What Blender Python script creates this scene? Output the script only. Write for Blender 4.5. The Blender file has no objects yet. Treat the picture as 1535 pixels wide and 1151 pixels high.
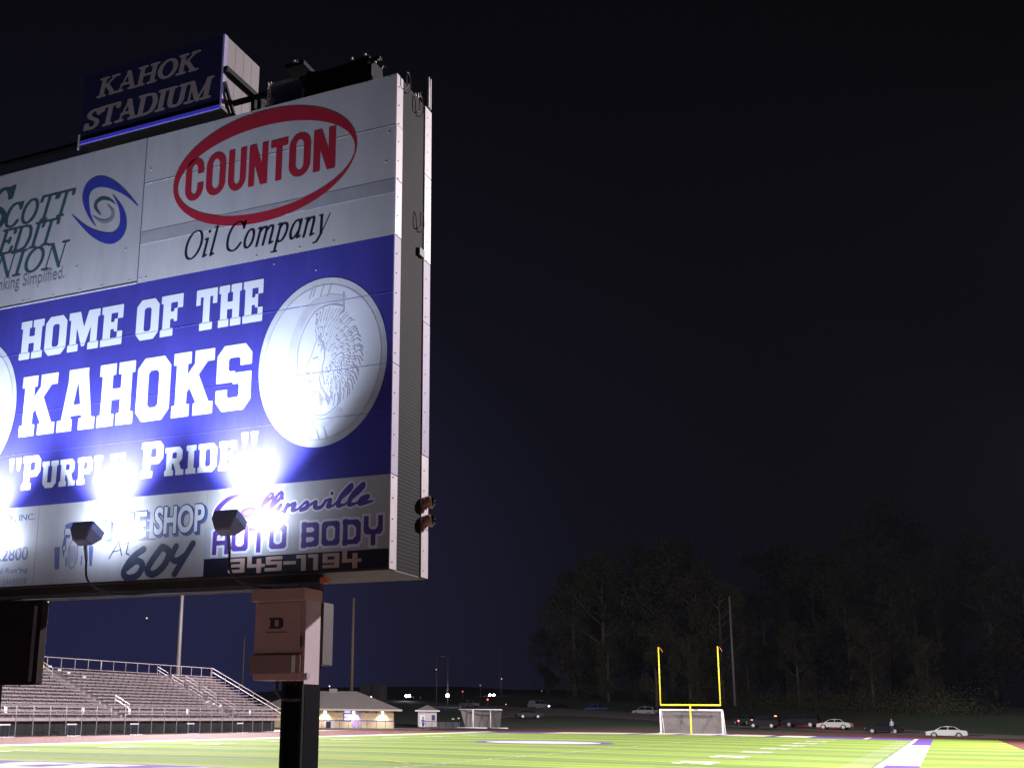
import bpy, bmesh, math, random
import numpy as np
from mathutils import Vector, Matrix
random.seed(7)
scene = bpy.context.scene
C = scene.collection
PI = math.pi

# ------------------------------------------------------------------ camera
FOC, CX, CY, YAW, PIT, ROL, CAMH = 1641.69, 628.66, 694.26, -.4382, .2247, .0103, 2.15
fw = Vector((math.sin(YAW)*math.cos(PIT), math.cos(YAW)*math.cos(PIT), math.sin(PIT)))
rt = Vector((math.cos(YAW), -math.sin(YAW), 0)); up = rt.cross(fw)
rt, up = rt*math.cos(ROL)+up*math.sin(ROL), up*math.cos(ROL)-rt*math.sin(ROL)
cam_d = bpy.data.cameras.new('camera'); cam = bpy.data.objects.new('camera', cam_d); C.objects.link(cam)
m = Matrix((rt, up, -fw)).transposed().to_4x4(); m.translation = (0, 0, CAMH); cam.matrix_world = m
cam_d.sensor_width = 36; cam_d.lens = FOC/1535*36
cam_d.shift_x = (767.5-CX)/1535; cam_d.shift_y = (CY-575.5)/1535
cam_d.clip_start = .1; cam_d.clip_end = 3000
scene.camera = cam

def _ray(px, py): return fw + rt*((px-CX)/FOC) - up*((py-CY)/FOC)
def atY(px, py, Y):
    d = _ray(px, py); t = Y/d.y; return Vector((d.x*t, Y, CAMH+d.z*t))
def atX(px, py, X):
    d = _ray(px, py); t = X/d.x; return Vector((X, d.y*t, CAMH+d.z*t))
def atZ(px, py, Z=0.):
    d = _ray(px, py); t = (Z-CAMH)/d.z; return Vector((d.x*t, d.y*t, Z))

# ------------------------------------------------------------------ world: night sky, with the lamps' bloom painted in low on the left
world = bpy.data.worlds.new('World'); scene.world = world; world.use_nodes = True
nt = world.node_tree; N = nt.nodes; L = nt.links
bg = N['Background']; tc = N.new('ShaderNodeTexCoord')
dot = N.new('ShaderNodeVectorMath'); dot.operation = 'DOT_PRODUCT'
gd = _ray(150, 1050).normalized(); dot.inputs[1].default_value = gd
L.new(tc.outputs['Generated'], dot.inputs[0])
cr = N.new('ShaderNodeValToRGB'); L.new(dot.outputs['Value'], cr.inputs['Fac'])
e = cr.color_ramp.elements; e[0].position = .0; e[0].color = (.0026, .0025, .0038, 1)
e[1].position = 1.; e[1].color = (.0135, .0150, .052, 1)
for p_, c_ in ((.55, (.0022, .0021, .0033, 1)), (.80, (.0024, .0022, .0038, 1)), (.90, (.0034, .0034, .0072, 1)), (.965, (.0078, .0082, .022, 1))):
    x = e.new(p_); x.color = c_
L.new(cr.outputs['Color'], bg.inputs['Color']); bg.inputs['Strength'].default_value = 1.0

scene.view_settings.view_transform = 'Standard'; scene.view_settings.look = 'None'
scene.view_settings.exposure = 0; scene.view_settings.gamma = 1
scene.render.engine = 'CYCLES'

# ------------------------------------------------------------------ lights (lamps of the place, plus spill lights added)
def spot(name, loc, target, power, color, size=150, blend=.6, radius=.6):
    l = bpy.data.lights.new(name, 'SPOT'); l.energy = power; l.color = color
    l.spot_size = math.radians(size); l.spot_blend = blend; l.shadow_soft_size = radius
    o = bpy.data.objects.new(name, l); C.objects.link(o); o.location = loc
    o.rotation_euler = (Vector(target)-Vector(loc)).to_track_quat('-Z', 'Y').to_euler()
    return o
STAD = (1.0, .90, .94)
POLES = [(-84, 110.5), (-84, 52), (21, 52), (21, 110)]
MAST_Z = 25.5
spot('stadium_light', (-82.6, 110, MAST_Z), (-30, 98, 0), 240000, STAD, 125, .6)
spot('stadium_light', (-82.6, 52.5, MAST_Z), (-28, 66, 0), 240000, STAD, 120, .7)
spot('stadium_light', (19.6, 52, MAST_Z), (-30, 70, 0), 225000, STAD, 118, .7)
spot('stadium_light', (19.6, 110, MAST_Z), (-34, 104, 0), 205000, STAD, 130, .6)
spot('stadium_light', (19.6, 50, MAST_Z-1), (-8, 8, 4), 115000, STAD, 60, .8)  # extra spot added on the right mast to light the board's side
spot('stadium_light', (19.6, 112, MAST_Z-1), (-40, 180, 0), 52000, STAD, 76, .9)  # extra spot added to brighten the road and parked cars
spot('stadium_light', (-82.6, 112, MAST_Z-1), (-60, 185, 0), 42000, STAD, 76, .9)  # added likewise for the far ground on the left

LAMP_X = (-7.30, -9.41, -11.52)
LAMP_Y = 10.39; LAMP_Z = 4.27
FLOOD = (.70, .78, 1.0)
for lx in LAMP_X:
    spot('board_flood_light', (lx, LAMP_Y+.02, LAMP_Z+.17), (lx, LAMP_Y+.02+.30, LAMP_Z+.17+.95), 2000, FLOOD, 100, 1., .09)
    al = bpy.data.lights.new('board_flood_spill', 'AREA'); al.shape = 'RECTANGLE'; al.size = .34; al.size_y = .2; al.energy = 17; al.color = FLOOD
    ao = bpy.data.objects.new('board_flood_spill', al); C.objects.link(ao); ao.location = (lx, LAMP_Y+.09, LAMP_Z+.18); ao.rotation_euler = Vector((0, 1, .18)).to_track_quat('-Z', 'Y').to_euler()

# ------------------------------------------------------------------ materials
MATS = {}
def mat(name, col, rough=.6, metal=0., spec=.5, noise=None, bump=0., emit=None, coat=0., scale=None):
    """noise=(scale, amount) mottles the colour; bump=(strength) relief from the same noise"""
    if name in MATS: return MATS[name]
    M = bpy.data.materials.new(name); M.use_nodes = True; nt = M.node_tree; b = nt.nodes['Principled BSDF']
    b.inputs['Base Color'].default_value = (*col, 1); b.inputs['Roughness'].default_value = rough
    b.inputs['Metallic'].default_value = metal; b.inputs['Specular IOR Level'].default_value = spec
    b.inputs['Coat Weight'].default_value = coat; b.inputs['Coat Roughness'].default_value = .12
    if emit:
        b.inputs['Emission Color'].default_value = (*emit[0], 1); b.inputs['Emission Strength'].default_value = emit[1]
    if noise is None: noise = (6., .12)
    if noise and not emit:
        t = nt.nodes.new('ShaderNodeTexCoord'); n = nt.nodes.new('ShaderNodeTexNoise'); n.inputs['Scale'].default_value = noise[0]
        n.inputs['Detail'].default_value = 6; n.inputs['Roughness'].default_value = .65
        if scale:
            mp = nt.nodes.new('ShaderNodeMapping'); mp.inputs['Scale'].default_value = scale
            nt.links.new(t.outputs['Object'], mp.inputs['Vector']); nt.links.new(mp.outputs['Vector'], n.inputs['Vector'])
        else: nt.links.new(t.outputs['Object'], n.inputs['Vector'])
        r = nt.nodes.new('ShaderNodeMapRange'); r.inputs['From Min'].default_value = .25; r.inputs['From Max'].default_value = .75
        r.inputs['To Min'].default_value = 1-noise[1]; r.inputs['To Max'].default_value = 1+noise[1]
        nt.links.new(n.outputs['Fac'], r.inputs['Value'])
        mx = nt.nodes.new('ShaderNodeVectorMath'); mx.operation = 'SCALE'; mx.inputs[0].default_value = col
        nt.links.new(r.outputs['Result'], mx.inputs['Scale']); nt.links.new(mx.outputs['Vector'], b.inputs['Base Color'])
        if bump:
            bp = nt.nodes.new('ShaderNodeBump'); bp.inputs['Strength'].default_value = bump; bp.inputs['Distance'].default_value = .02
            nt.links.new(n.outputs['Fac'], bp.inputs['Height']); nt.links.new(bp.outputs['Normal'], b.inputs['Normal'])
    MATS[name] = M; return M

VIN = dict(rough=.42, coat=.55)
m_white = mat('white vinyl sheet', (.46, .47, .50), noise=(2.2, .11), scale=(1.6, 1, .35), **VIN)
m_white2 = mat('grey white vinyl sheet', (.42, .43, .46), noise=(2.4, .12), scale=(1.6, 1, .35), **VIN)
m_blue = mat('royal blue vinyl sheet', (.050, .048, .31), noise=(2.2, .2), scale=(1.4, 1, .3), **VIN)
m_letter = mat('white lettering vinyl', (.66, .70, .78), noise=(1.5, .05), **VIN)
m_letter_aged = mat('aged off white lettering', (.19, .155, .155), noise=(4, .12))
m_red = mat('dark red print', (.36, .018, .040), noise=(2, .1), **VIN)
m_black = mat('black print', (.012, .012, .03), **VIN)
m_teal = mat('dark teal print', (.035, .085, .11), **VIN)
m_navy = mat('navy print', (.02, .035, .16), **VIN)
m_navyg = mat('slate navy print', (.045, .06, .12), **VIN)
m_swirl = mat('blue swirl print', (.035, .045, .32), **VIN)
m_grey_print = mat('grey print', (.20, .21, .27), **VIN)
m_purple_print = mat('purple print', (.085, .045, .27), **VIN)
m_slate = mat('slate blue print', (.10, .13, .30), **VIN)
m_slate2 = mat('pale slate print', (.22, .26, .42), **VIN)
m_relief = mat('pale grey medallion line', (.36, .38, .45), **VIN)
m_relief2 = mat('soft grey medallion shade', (.52, .55, .62), **VIN)
m_medal = mat('medallion white', (.62, .66, .74), noise=(1.2, .06), **VIN)
m_signblue = mat('dark blue sign face', (.0045, .0045, .032), noise=(2, .1), rough=.5)
m_signtrim = mat('bright blue painted trim', (.10, .09, .75), rough=.4)
m_alu = mat('aluminium flange', (.62, .55, .60), rough=.5, metal=.0, noise=(5, .12), bump=.1)
m_alu2 = mat('galvanised steel', (.36, .34, .36), rough=.5, metal=.3, noise=(9, .15))
m_darksteel = mat('dark painted steel', (.009, .010, .016), spec=.15, rough=.7, noise=(5, .25))
m_postblack = mat('matt black post paint', (.005, .0055, .009), spec=.06, rough=.8)
m_backsteel = mat('brown weathered steel', (.060, .050, .048), rough=.6, noise=(3, .45), bump=.3)
m_cab = mat('taupe painted cabinet', (.56, .35, .32), rough=.55, noise=(3, .1), bump=.05)
m_cabside = mat('lit taupe cabinet side', (.58, .46, .50), rough=.55, noise=(3, .08))  # cabinet paint lightened for the light falling on this side
m_emblem = mat('dark emblem print', (.03, .035, .05))
m_rubber = mat('black rubber', (.015, .015, .02), rough=.5)
m_lens = mat('lamp lens glowing', (1, 1, 1), emit=((.8, .88, 1.), 55))
m_lamp = mat('glare tinted lamp housing', (.30, .34, .50), rough=.5)  # the lamps' blue glare is put into the housing colour
m_orange = mat('orange plastic', (.7, .16, .06), rough=.5)
m_horn = mat('brown horn plastic', (.34, .20, .13), rough=.45)
m_glassdark = mat('dark glass dome', (.01, .01, .012), rough=.05)
m_yellow = mat('yellow paint', (.80, .66, .03), rough=.4, noise=(4, .06))
m_whitepaint = mat('white paint', (.78, .76, .78), rough=.4, noise=(4, .05))
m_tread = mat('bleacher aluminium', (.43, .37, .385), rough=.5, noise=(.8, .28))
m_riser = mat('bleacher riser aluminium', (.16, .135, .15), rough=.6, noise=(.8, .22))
m_underdark = mat('dark mesh windscreen', (.022, .024, .024), rough=.9, noise=(1.2, .5))
m_track = mat('red running track', (.085, .019, .012), rough=.85, noise=(.35, .18))
m_purple_turf = mat('purple turf', (.085, .036, .26), rough=.9, noise=(3, .15))
m_white_turf = mat('white turf', (.58, .58, .54), rough=.9, noise=(1.2, .25))
m_yellow_turf = mat('yellow turf line', (.62, .50, .04), rough=.9)
m_grey_turf = mat('dark seam turf', (.10, .13, .08), rough=.9)
m_logo_turf = mat('pale lilac turf', (.50, .48, .60), rough=.9, noise=(.6, .3))
m_bank = mat('dark grass bank', (.020, .040, .014), rough=.95, noise=(.5, .4))
m_ground = mat('dark soil and grass', (.035, .045, .025), rough=.95, noise=(.2, .4))
m_asph = mat('worn asphalt road', (.17, .145, .14), rough=.9, noise=(.5, .25))
m_concrete = mat('pale concrete', (.32, .29, .27), rough=.85, noise=(1, .15))
m_wall = mat('cream block wall', (.50, .40, .24), rough=.8, noise=(2, .08))
m_roof = mat('grey shingle roof', (.20, .18, .17), rough=.85, noise=(3, .2))
m_fascia = mat('cream fascia', (.48, .43, .36), rough=.6)
m_door = mat('pale purple door', (.30, .22, .55), rough=.5)
m_window = mat('lit window glass', (.5, .5, .9), emit=((.62, .52, 1.0), 1.0))
m_frame = mat('dark purple frame', (.05, .03, .12))
m_bin = mat('dark blue bin', (.03, .04, .10))
m_skin = mat('skin', (.45, .28, .2)); m_jacket = mat('purple jacket', (.12, .05, .55), rough=.8)
m_trouser = mat('dark trousers', (.02, .02, .03)); m_shirt = mat('pale lilac shirt', (.45, .42, .6)); m_hair = mat('dark hair', (.02, .015, .01))
m_shoe = mat('white shoe', (.7, .7, .7))
m_tyre = mat('tyre rubber', (.012, .012, .012)); m_rim = mat('alloy rim', (.55, .55, .6), rough=.3, metal=.2)
m_carglass = mat('car window glass', (.01, .012, .016), rough=.08)
m_leaf = mat('tree foliage', (.045, .050, .016), rough=.9, noise=(.15, .55))
m_leaf2 = mat('olive tree foliage', (.055, .050, .020), rough=.9, noise=(.15, .55))
m_bark = mat('bark', (.10, .08, .06), rough=.9)
m_wood = mat('wooden utility pole', (.13, .09, .07), rough=.9)
m_brick = mat('dark brick building', (.09, .07, .07), rough=.9)
m_hedge = m_leaf

def net_mat(name, col, cell, w, dens=None):
    """cord net: fine diagonal cords, open between them"""
    M = bpy.data.materials.new(name); M.use_nodes = True; nt = M.node_tree; n = nt.nodes; l = nt.links
    b = n['Principled BSDF']; b.inputs['Base Color'].default_value = (*col, 1); b.inputs['Roughness'].default_value = .8
    tr = n.new('ShaderNodeBsdfTransparent'); mix = n.new('ShaderNodeMixShader'); mix.inputs['Fac'].default_value = dens
    l.new(tr.outputs[0], mix.inputs[1]); l.new(b.outputs[0], mix.inputs[2]); l.new(mix.outputs[0], n['Material Output'].inputs['Surface'])
    return M
m_net = net_mat('white cord net', (.62, .58, .56), .1, .01, .30)
m_chain = net_mat('chain link mesh', (.30, .28, .34), .1, .01, .16)

def perf_mat():
    M = mat('perforated dark steel', (.0135, .012, .011), spec=.10, rough=.7, noise=(1.2, .5)); nt = M.node_tree; n = nt.nodes; l = nt.links
    t = n.new('ShaderNodeTexCoord'); sx = n.new('ShaderNodeSeparateXYZ'); l.new(t.outputs['Object'], sx.inputs[0])
    w = n.new('ShaderNodeMath'); w.operation = 'MULTIPLY'; w.inputs[1].default_value = 2*PI/.045; l.new(sx.outputs['Z'], w.inputs[0])
    s = n.new('ShaderNodeMath'); s.operation = 'SINE'; l.new(w.outputs[0], s.inputs[0])
    w2 = n.new('ShaderNodeMath'); w2.operation = 'MULTIPLY'; w2.inputs[1].default_value = 2*PI/.045; l.new(sx.outputs['Y'], w2.inputs[0])
    s2 = n.new('ShaderNodeMath'); s2.operation = 'SINE'; l.new(w2.outputs[0], s2.inputs[0])
    a = n.new('ShaderNodeMath'); a.operation = 'MULTIPLY'; l.new(s.outputs[0], a.inputs[0]); l.new(s2.outputs[0], a.inputs[1])
    ad = n.new('ShaderNodeMath'); ad.operation = 'ADD'; l.new(a.outputs[0], ad.inputs[0]); l.new(s.outputs[0], ad.inputs[1])
    bp = n.new('ShaderNodeBump'); bp.inputs['Strength'].default_value = .12; bp.inputs['Distance'].default_value = .01
    l.new(ad.outputs[0], bp.inputs['Height']); l.new(bp.outputs['Normal'], n['Principled BSDF'].inputs['Normal'])
    return M
m_perf = perf_mat()

def turf_mat():
    M = bpy.data.materials.new('striped artificial turf'); M.use_nodes = True; nt = M.node_tree; n = nt.nodes; l = nt.links
    b = n['Principled BSDF']; b.inputs['Roughness'].default_value = .9; b.inputs['Specular IOR Level'].default_value = .2
    g = n.new('ShaderNodeNewGeometry'); sx = n.new('ShaderNodeSeparateXYZ'); l.new(g.outputs['Position'], sx.inputs[0])
    a = n.new('ShaderNodeMath'); a.operation = 'ADD'; a.inputs[1].default_value = -Y0+.0; l.new(sx.outputs['Y'], a.inputs[0])
    w = n.new('ShaderNodeMath'); w.operation = 'MULTIPLY'; w.inputs[1].default_value = 2*PI/(2*4.572); l.new(a.outputs[0], w.inputs[0])
    s = n.new('ShaderNodeMath'); s.operation = 'SINE'; l.new(w.outputs[0], s.inputs[0])
    r = n.new('ShaderNodeMapRange'); r.inputs['From Min'].default_value = -.12; r.inputs['From Max'].default_value = .12; l.new(s.outputs[0], r.inputs['Value'])
    mp = n.new('ShaderNodeMapping'); mp.inputs['Scale'].default_value = (.05, .9, 1); l.new(g.outputs['Position'], mp.inputs['Vector'])
    no = n.new('ShaderNodeTexNoise'); no.inputs['Scale'].default_value = 1.; no.inputs['Detail'].default_value = 5; l.new(mp.outputs[0], no.inputs['Vector'])
    c1 = n.new('ShaderNodeMix'); c1.data_type = 'RGBA'; c1.inputs['A'].default_value = (.135, .225, .040, 1); c1.inputs['B'].default_value = (.215, .310, .038, 1)
    l.new(r.outputs['Result'], c1.inputs['Factor'])
    r2 = n.new('ShaderNodeMapRange'); r2.inputs['From Min'].default_value = .3; r2.inputs['From Max'].default_value = .7
    r2.inputs['To Min'].default_value = .70; r2.inputs['To Max'].default_value = 1.25; l.new(no.outputs['Fac'], r2.inputs['Value'])
    vs = n.new('ShaderNodeVectorMath'); vs.operation = 'SCALE'; l.new(c1.outputs['Result'], vs.inputs[0]); l.new(r2.outputs['Result'], vs.inputs['Scale'])
    l.new(vs.outputs[0], b.inputs['Base Color']); return M

# ------------------------------------------------------------------ object helpers
def tag(o, label=None, cat=None, group=None, kind=None):
    if label: o['label'] = label
    if cat: o['category'] = cat
    if group: o['group'] = group
    if kind: o['kind'] = kind
    return o
def thing(name, label, cat, loc=(0, 0, 0), group=None):
    o = bpy.data.objects.new(name, None); C.objects.link(o); o.location = loc; o.empty_display_size = .2
    return tag(o, label, cat, group)

class MB:
    def __init__(s): s.v = []; s.f = []; s.mi = []
    def face(s, pts, mi=0):
        b = len(s.v); s.v += [tuple(p) for p in pts]; s.f.append(tuple(range(b, b+len(pts)))); s.mi.append(mi); return s
    def box(s, x0, x1, y0, y1, z0, z1, mi=0):
        b = len(s.v); s.v += [(x, y, z) for z in (z0, z1) for y in (y0, y1) for x in (x0, x1)]
        for q in ((0, 2, 3, 1), (4, 5, 7, 6), (0, 1, 5, 4), (2, 6, 7, 3), (0, 4, 6, 2), (1, 3, 7, 5)):
            s.f.append(tuple(b+i for i in q)); s.mi.append(mi)
        return s
    def bar(s, p, q, w, h=None, upv=(0, 0, 1), mi=0):
        p = Vector(p); q = Vector(q); d = (q-p).normalized(); u = Vector(upv)
        if abs(d.dot(u)) > .98: u = Vector((1, 0, 0))
        a = d.cross(u).normalized(); c = a.cross(d).normalized(); h = h or w
        b = len(s.v)
        for e_ in (p, q):
            for i, j in ((-1, -1), (1, -1), (1, 1), (-1, 1)): s.v.append(tuple(e_+a*(i*w/2)+c*(j*h/2)))
        for f_ in ((0, 1, 2, 3), (7, 6, 5, 4), (0, 4, 5, 1), (1, 5, 6, 2), (2, 6, 7, 3), (3, 7, 4, 0)):
            s.f.append(tuple(b+i for i in f_)); s.mi.append(mi)
        return s
    def tube(s, pts, r, n=8, mi=0, cap=True):
        pts = [Vector(p) for p in pts]; rs = r if isinstance(r, (list, tuple)) else [r]*len(pts); base = len(s.v)
        for i, p in enumerate(pts):
            d = (pts[min(i+1, len(pts)-1)]-pts[max(i-1, 0)]).normalized(); u = Vector((0, 0, 1))
            if abs(d.dot(u)) > .95: u = Vector((0, 1, 0))
            a = d.cross(u).normalized(); c = a.cross(d).normalized()
            for k in range(n):
                t = 2*PI*k/n; s.v.append(tuple(p+a*(math.cos(t)*rs[i])+c*(math.sin(t)*rs[i])))
        for i in range(len(pts)-1):
            for k in range(n):
                s.f.append((base+i*n+k, base+i*n+(k+1) % n, base+(i+1)*n+(k+1) % n, base+(i+1)*n+k)); s.mi.append(mi)
        if cap:
            s.f.append(tuple(base+k for k in range(n))); s.mi.append(mi)
            e_ = base+(len(pts)-1)*n; s.f.append(tuple(e_+k for k in reversed(range(n)))); s.mi.append(mi)
        return s
    def prism(s, poly, axis, a, b_, mi=0):
        """extrude a 2D polygon along axis ('x': poly is (y,z); 'y': (x,z); 'z': (x,y))"""
        def P(p, t): return {'x': (t, p[0], p[1]), 'y': (p[0], t, p[1]), 'z': (p[0], p[1], t)}[axis]
        n = len(poly); base = len(s.v); s.v += [P(p, a) for p in poly]+[P(p, b_) for p in poly]
        s.f.append(tuple(base+i for i in range(n))); s.f.append(tuple(base+n+i for i in reversed(range(n)))); s.mi += [mi, mi]
        for i in range(n):
            j = (i+1) % n; s.f.append((base+i, base+n+i, base+n+j, base+j)); s.mi.append(mi)
        return s
    def build(s, name, mats, parent=None, bevel=0, smooth=False):
        if not isinstance(mats, (list, tuple)): mats = [mats]
        me = bpy.data.meshes.new(name)
        off = Vector((0, 0, 0))
        if parent is not None:
            p = parent
            while p is not None: off += p.location; p = p.parent
        elif s.v:
            a = np.array(s.v); off = Vector(((a[:, 0].min()+a[:, 0].max())/2, (a[:, 1].min()+a[:, 1].max())/2, a[:, 2].min()))
        me.from_pydata([(x-off.x, y-off.y, z-off.z) for x, y, z in s.v], [], s.f)
        for mm in mats: me.materials.append(mm)
        me.polygons.foreach_set('material_index', s.mi)
        bm = bmesh.new(); bm.from_mesh(me); bmesh.ops.recalc_face_normals(bm, faces=bm.faces)
        if bevel:
            bmesh.ops.remove_doubles(bm, verts=bm.verts, dist=1e-5)
            ed = [e_ for e_ in bm.edges if len(e_.link_faces) == 2 and e_.calc_face_angle(0) > .5]
            bmesh.ops.bevel(bm, geom=ed, offset=bevel, segments=2, affect='EDGES', clamp_overlap=True)
        bm.to_mesh(me); bm.free()
        if smooth:
            me.polygons.foreach_set('use_smooth', [True]*len(me.polygons))
        o = bpy.data.objects.new(name, me); C.objects.link(o)
        if parent is not None: o.parent = parent
        else: o.location = off
        return o

def copy_tree(o, parent=None):
    c = o.copy(); C.objects.link(c)
    if parent is not None: c.parent = parent
    for ch in list(o.children): copy_tree(ch, c)
    return c

# ------------------------------------------------------------------ vector lettering: signed distance shapes turned into flat print meshes
def smooth_pts(P, n=5, closed=False):
    P = [Vector((p[0], p[1], p[2] if len(p) > 2 else 0)) for p in P]; out = []; N_ = len(P)
    rng = range(N_ if closed else N_-1)
    for i in rng:
        p0 = P[i-1] if (closed or i > 0) else P[0]; p1 = P[i]; p2 = P[(i+1) % N_]; p3 = P[(i+2) % N_] if (closed or i+2 < N_) else P[-1]
        for k in range(n):
            t = k/n; out.append(.5*((2*p1)+(p2-p0)*t+(2*p0-5*p1+4*p2-p3)*t*t+(3*p1-p0-3*p2+p3)*t**3))
    if not closed: out.append(P[-1])
    else: out.append(out[0])
    return out

class Ink:
    """list of shapes in 2D metres"""
    def __init__(s): s.p = []
    def cap(s, a, b, r0, r1=None, ax=1., ay=1., sign=1):
        s.p.append((sign, 'c', (a[0], a[1], b[0], b[1], r0, r0 if r1 is None else r1, ax, ay))); return s
    def line(s, pts, r, ax=1., ay=1., sign=1, rs=None):
        for i in range(len(pts)-1):
            r0 = rs[i] if rs else r; r1 = rs[i+1] if rs else r
            s.cap(pts[i], pts[i+1], r0, r1, ax, ay, sign)
        return s
    def poly(s, pts, sign=1):
        A = sum(pts[i][0]*pts[(i+1) % len(pts)][1]-pts[(i+1) % len(pts)][0]*pts[i][1] for i in range(len(pts)))
        s.p.append((sign, 'p', pts if A > 0 else pts[::-1])); return s
    def ellipse(s, cx, cy, rx, ry, sign=1):
        s.p.append((sign, 'e', (cx, cy, rx, ry))); return s
    def grow(s, g):
        o = Ink()
        for sg, k, d in s.p: o.p.append((sg, k, d))
        o.g = g; return o
    def field(s, bb, cell):
        x0, y0, x1, y1 = bb; nx = int((x1-x0)/cell)+2; ny = int((y1-y0)/cell)+2
        X = x0+np.arange(nx)*cell; Y = y0+np.arange(ny)*cell; D = np.full((ny, nx), 9.); g = getattr(s, 'g', 0.)
        for sg, k, d in s.p:
            if k == 'c': bx = (min(d[0], d[2]), min(d[1], d[3]), max(d[0], d[2]), max(d[1], d[3])); mg = max(d[4], d[5])*max(d[6], d[7], 1)+3*cell+g
            elif k == 'p': xs = [q[0] for q in d]; ys = [q[1] for q in d]; bx = (min(xs), min(ys), max(xs), max(ys)); mg = 3*cell+g
            else: bx = (d[0]-d[2], d[1]-d[3], d[0]+d[2], d[1]+d[3]); mg = 3*cell+g
            i0 = max(0, int((bx[0]-mg-x0)/cell)); i1 = min(nx, int((bx[2]+mg-x0)/cell)+2); j0 = max(0, int((bx[1]-mg-y0)/cell)); j1 = min(ny, int((bx[3]+mg-y0)/cell)+2)
            if i1 <= i0 or j1 <= j0: continue
            xx, yy = np.meshgrid(X[i0:i1], Y[j0:j1])
            if k == 'c':
                ax_, ay_ = d[6], d[7]; ex = (d[2]-d[0])/ax_; ey = (d[3]-d[1])/ay_; L2 = ex*ex+ey*ey+1e-12
                qx = (xx-d[0])/ax_; qy = (yy-d[1])/ay_; t = np.clip((qx*ex+qy*ey)/L2, 0, 1)
                v = np.hypot(qx-t*ex, qy-t*ey)-(d[4]+t*(d[5]-d[4]))
                v = v*min(ax_, ay_) if ax_ != ay_ else v
            elif k == 'p':
                v = np.full(xx.shape, -9.); n_ = len(d)
                for i in range(n_):
                    a = d[i]; b = d[(i+1) % n_]; ex, ey = b[0]-a[0], b[1]-a[1]; Ln = math.hypot(ex, ey)+1e-9
                    v = np.maximum(v, ((xx-a[0])*ey-(yy-a[1])*ex)/Ln)
            else:
                q = np.hypot((xx-d[0])/d[2], (yy-d[1])/d[3]); v = (q-1)*min(d[2], d[3])
            sub = D[j0:j1, i0:i1]
            D[j0:j1, i0:i1] = np.minimum(sub, v-g) if sg > 0 else np.maximum(sub, -(v+g))
        return X, Y, D
    def mesh(s, name, mp, material, parent, bb=None, cell=.01, clip=None):
        if bb is None:
            xs = []; ys = []
            g = getattr(s, 'g', 0.)
            for sg, k, d in s.p:
                if sg < 0: continue
                if k == 'c':
                    r = max(d[4], d[5])*max(d[6], d[7])+g; xs += [d[0]-r, d[2]-r, d[0]+r, d[2]+r]; ys += [d[1]-r, d[3]-r, d[1]+r, d[3]+r]
                elif k == 'p': xs += [q[0]-g for q in d]+[q[0]+g for q in d]; ys += [q[1]-g for q in d]+[q[1]+g for q in d]
                else: xs += [d[0]-d[2], d[0]+d[2]]; ys += [d[1]-d[3], d[1]+d[3]]
            bb = (min(xs)-cell, min(ys)-cell, max(xs)+cell, max(ys)+cell)
        X, Y, D = s.field(bb, cell); out = MB()
        ins = D < 0; full = ins[:-1, :-1] & ins[1:, :-1] & ins[:-1, 1:] & ins[1:, 1:]; anyi = ins[:-1, :-1] | ins[1:, :-1] | ins[:-1, 1:] | ins[1:, 1:]
        ny, nx = full.shape
        for j in range(ny):
            row = full[j]; i = 0
            idx = np.flatnonzero(np.diff(np.concatenate(([0], row.astype(np.int8), [0]))))
            for a, b in zip(idx[::2], idx[1::2]):
                # pieces no longer than ~40 cells so they can follow curved ground
                k = a
                while k < b:
                    kk = min(b, k+40)
                    out.face([mp(X[k], Y[j]), mp(X[kk], Y[j]), mp(X[kk], Y[j+1]), mp(X[k], Y[j+1])]); k = kk
        for j, i in np.argwhere(anyi & ~full):
            cs = ((i, j), (i+1, j), (i+1, j+1), (i, j+1)); pts = []
            for q in range(4):
                (ia, ja), (ib, jb) = cs[q], cs[(q+1) % 4]; da = D[ja, ia]; db = D[jb, ib]
                if da < 0: pts.append((X[ia], Y[ja]))
                if (da < 0) != (db < 0):
                    t = da/(da-db); pts.append((X[ia]+t*(X[ib]-X[ia]), Y[ja]+t*(Y[jb]-Y[ja])))
            if len(pts) >= 3: out.face([mp(*p) for p in pts])
        if not out.f: return None
        # normals: keep winding, skip recalculation
        return out.build(name, material, parent)

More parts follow.
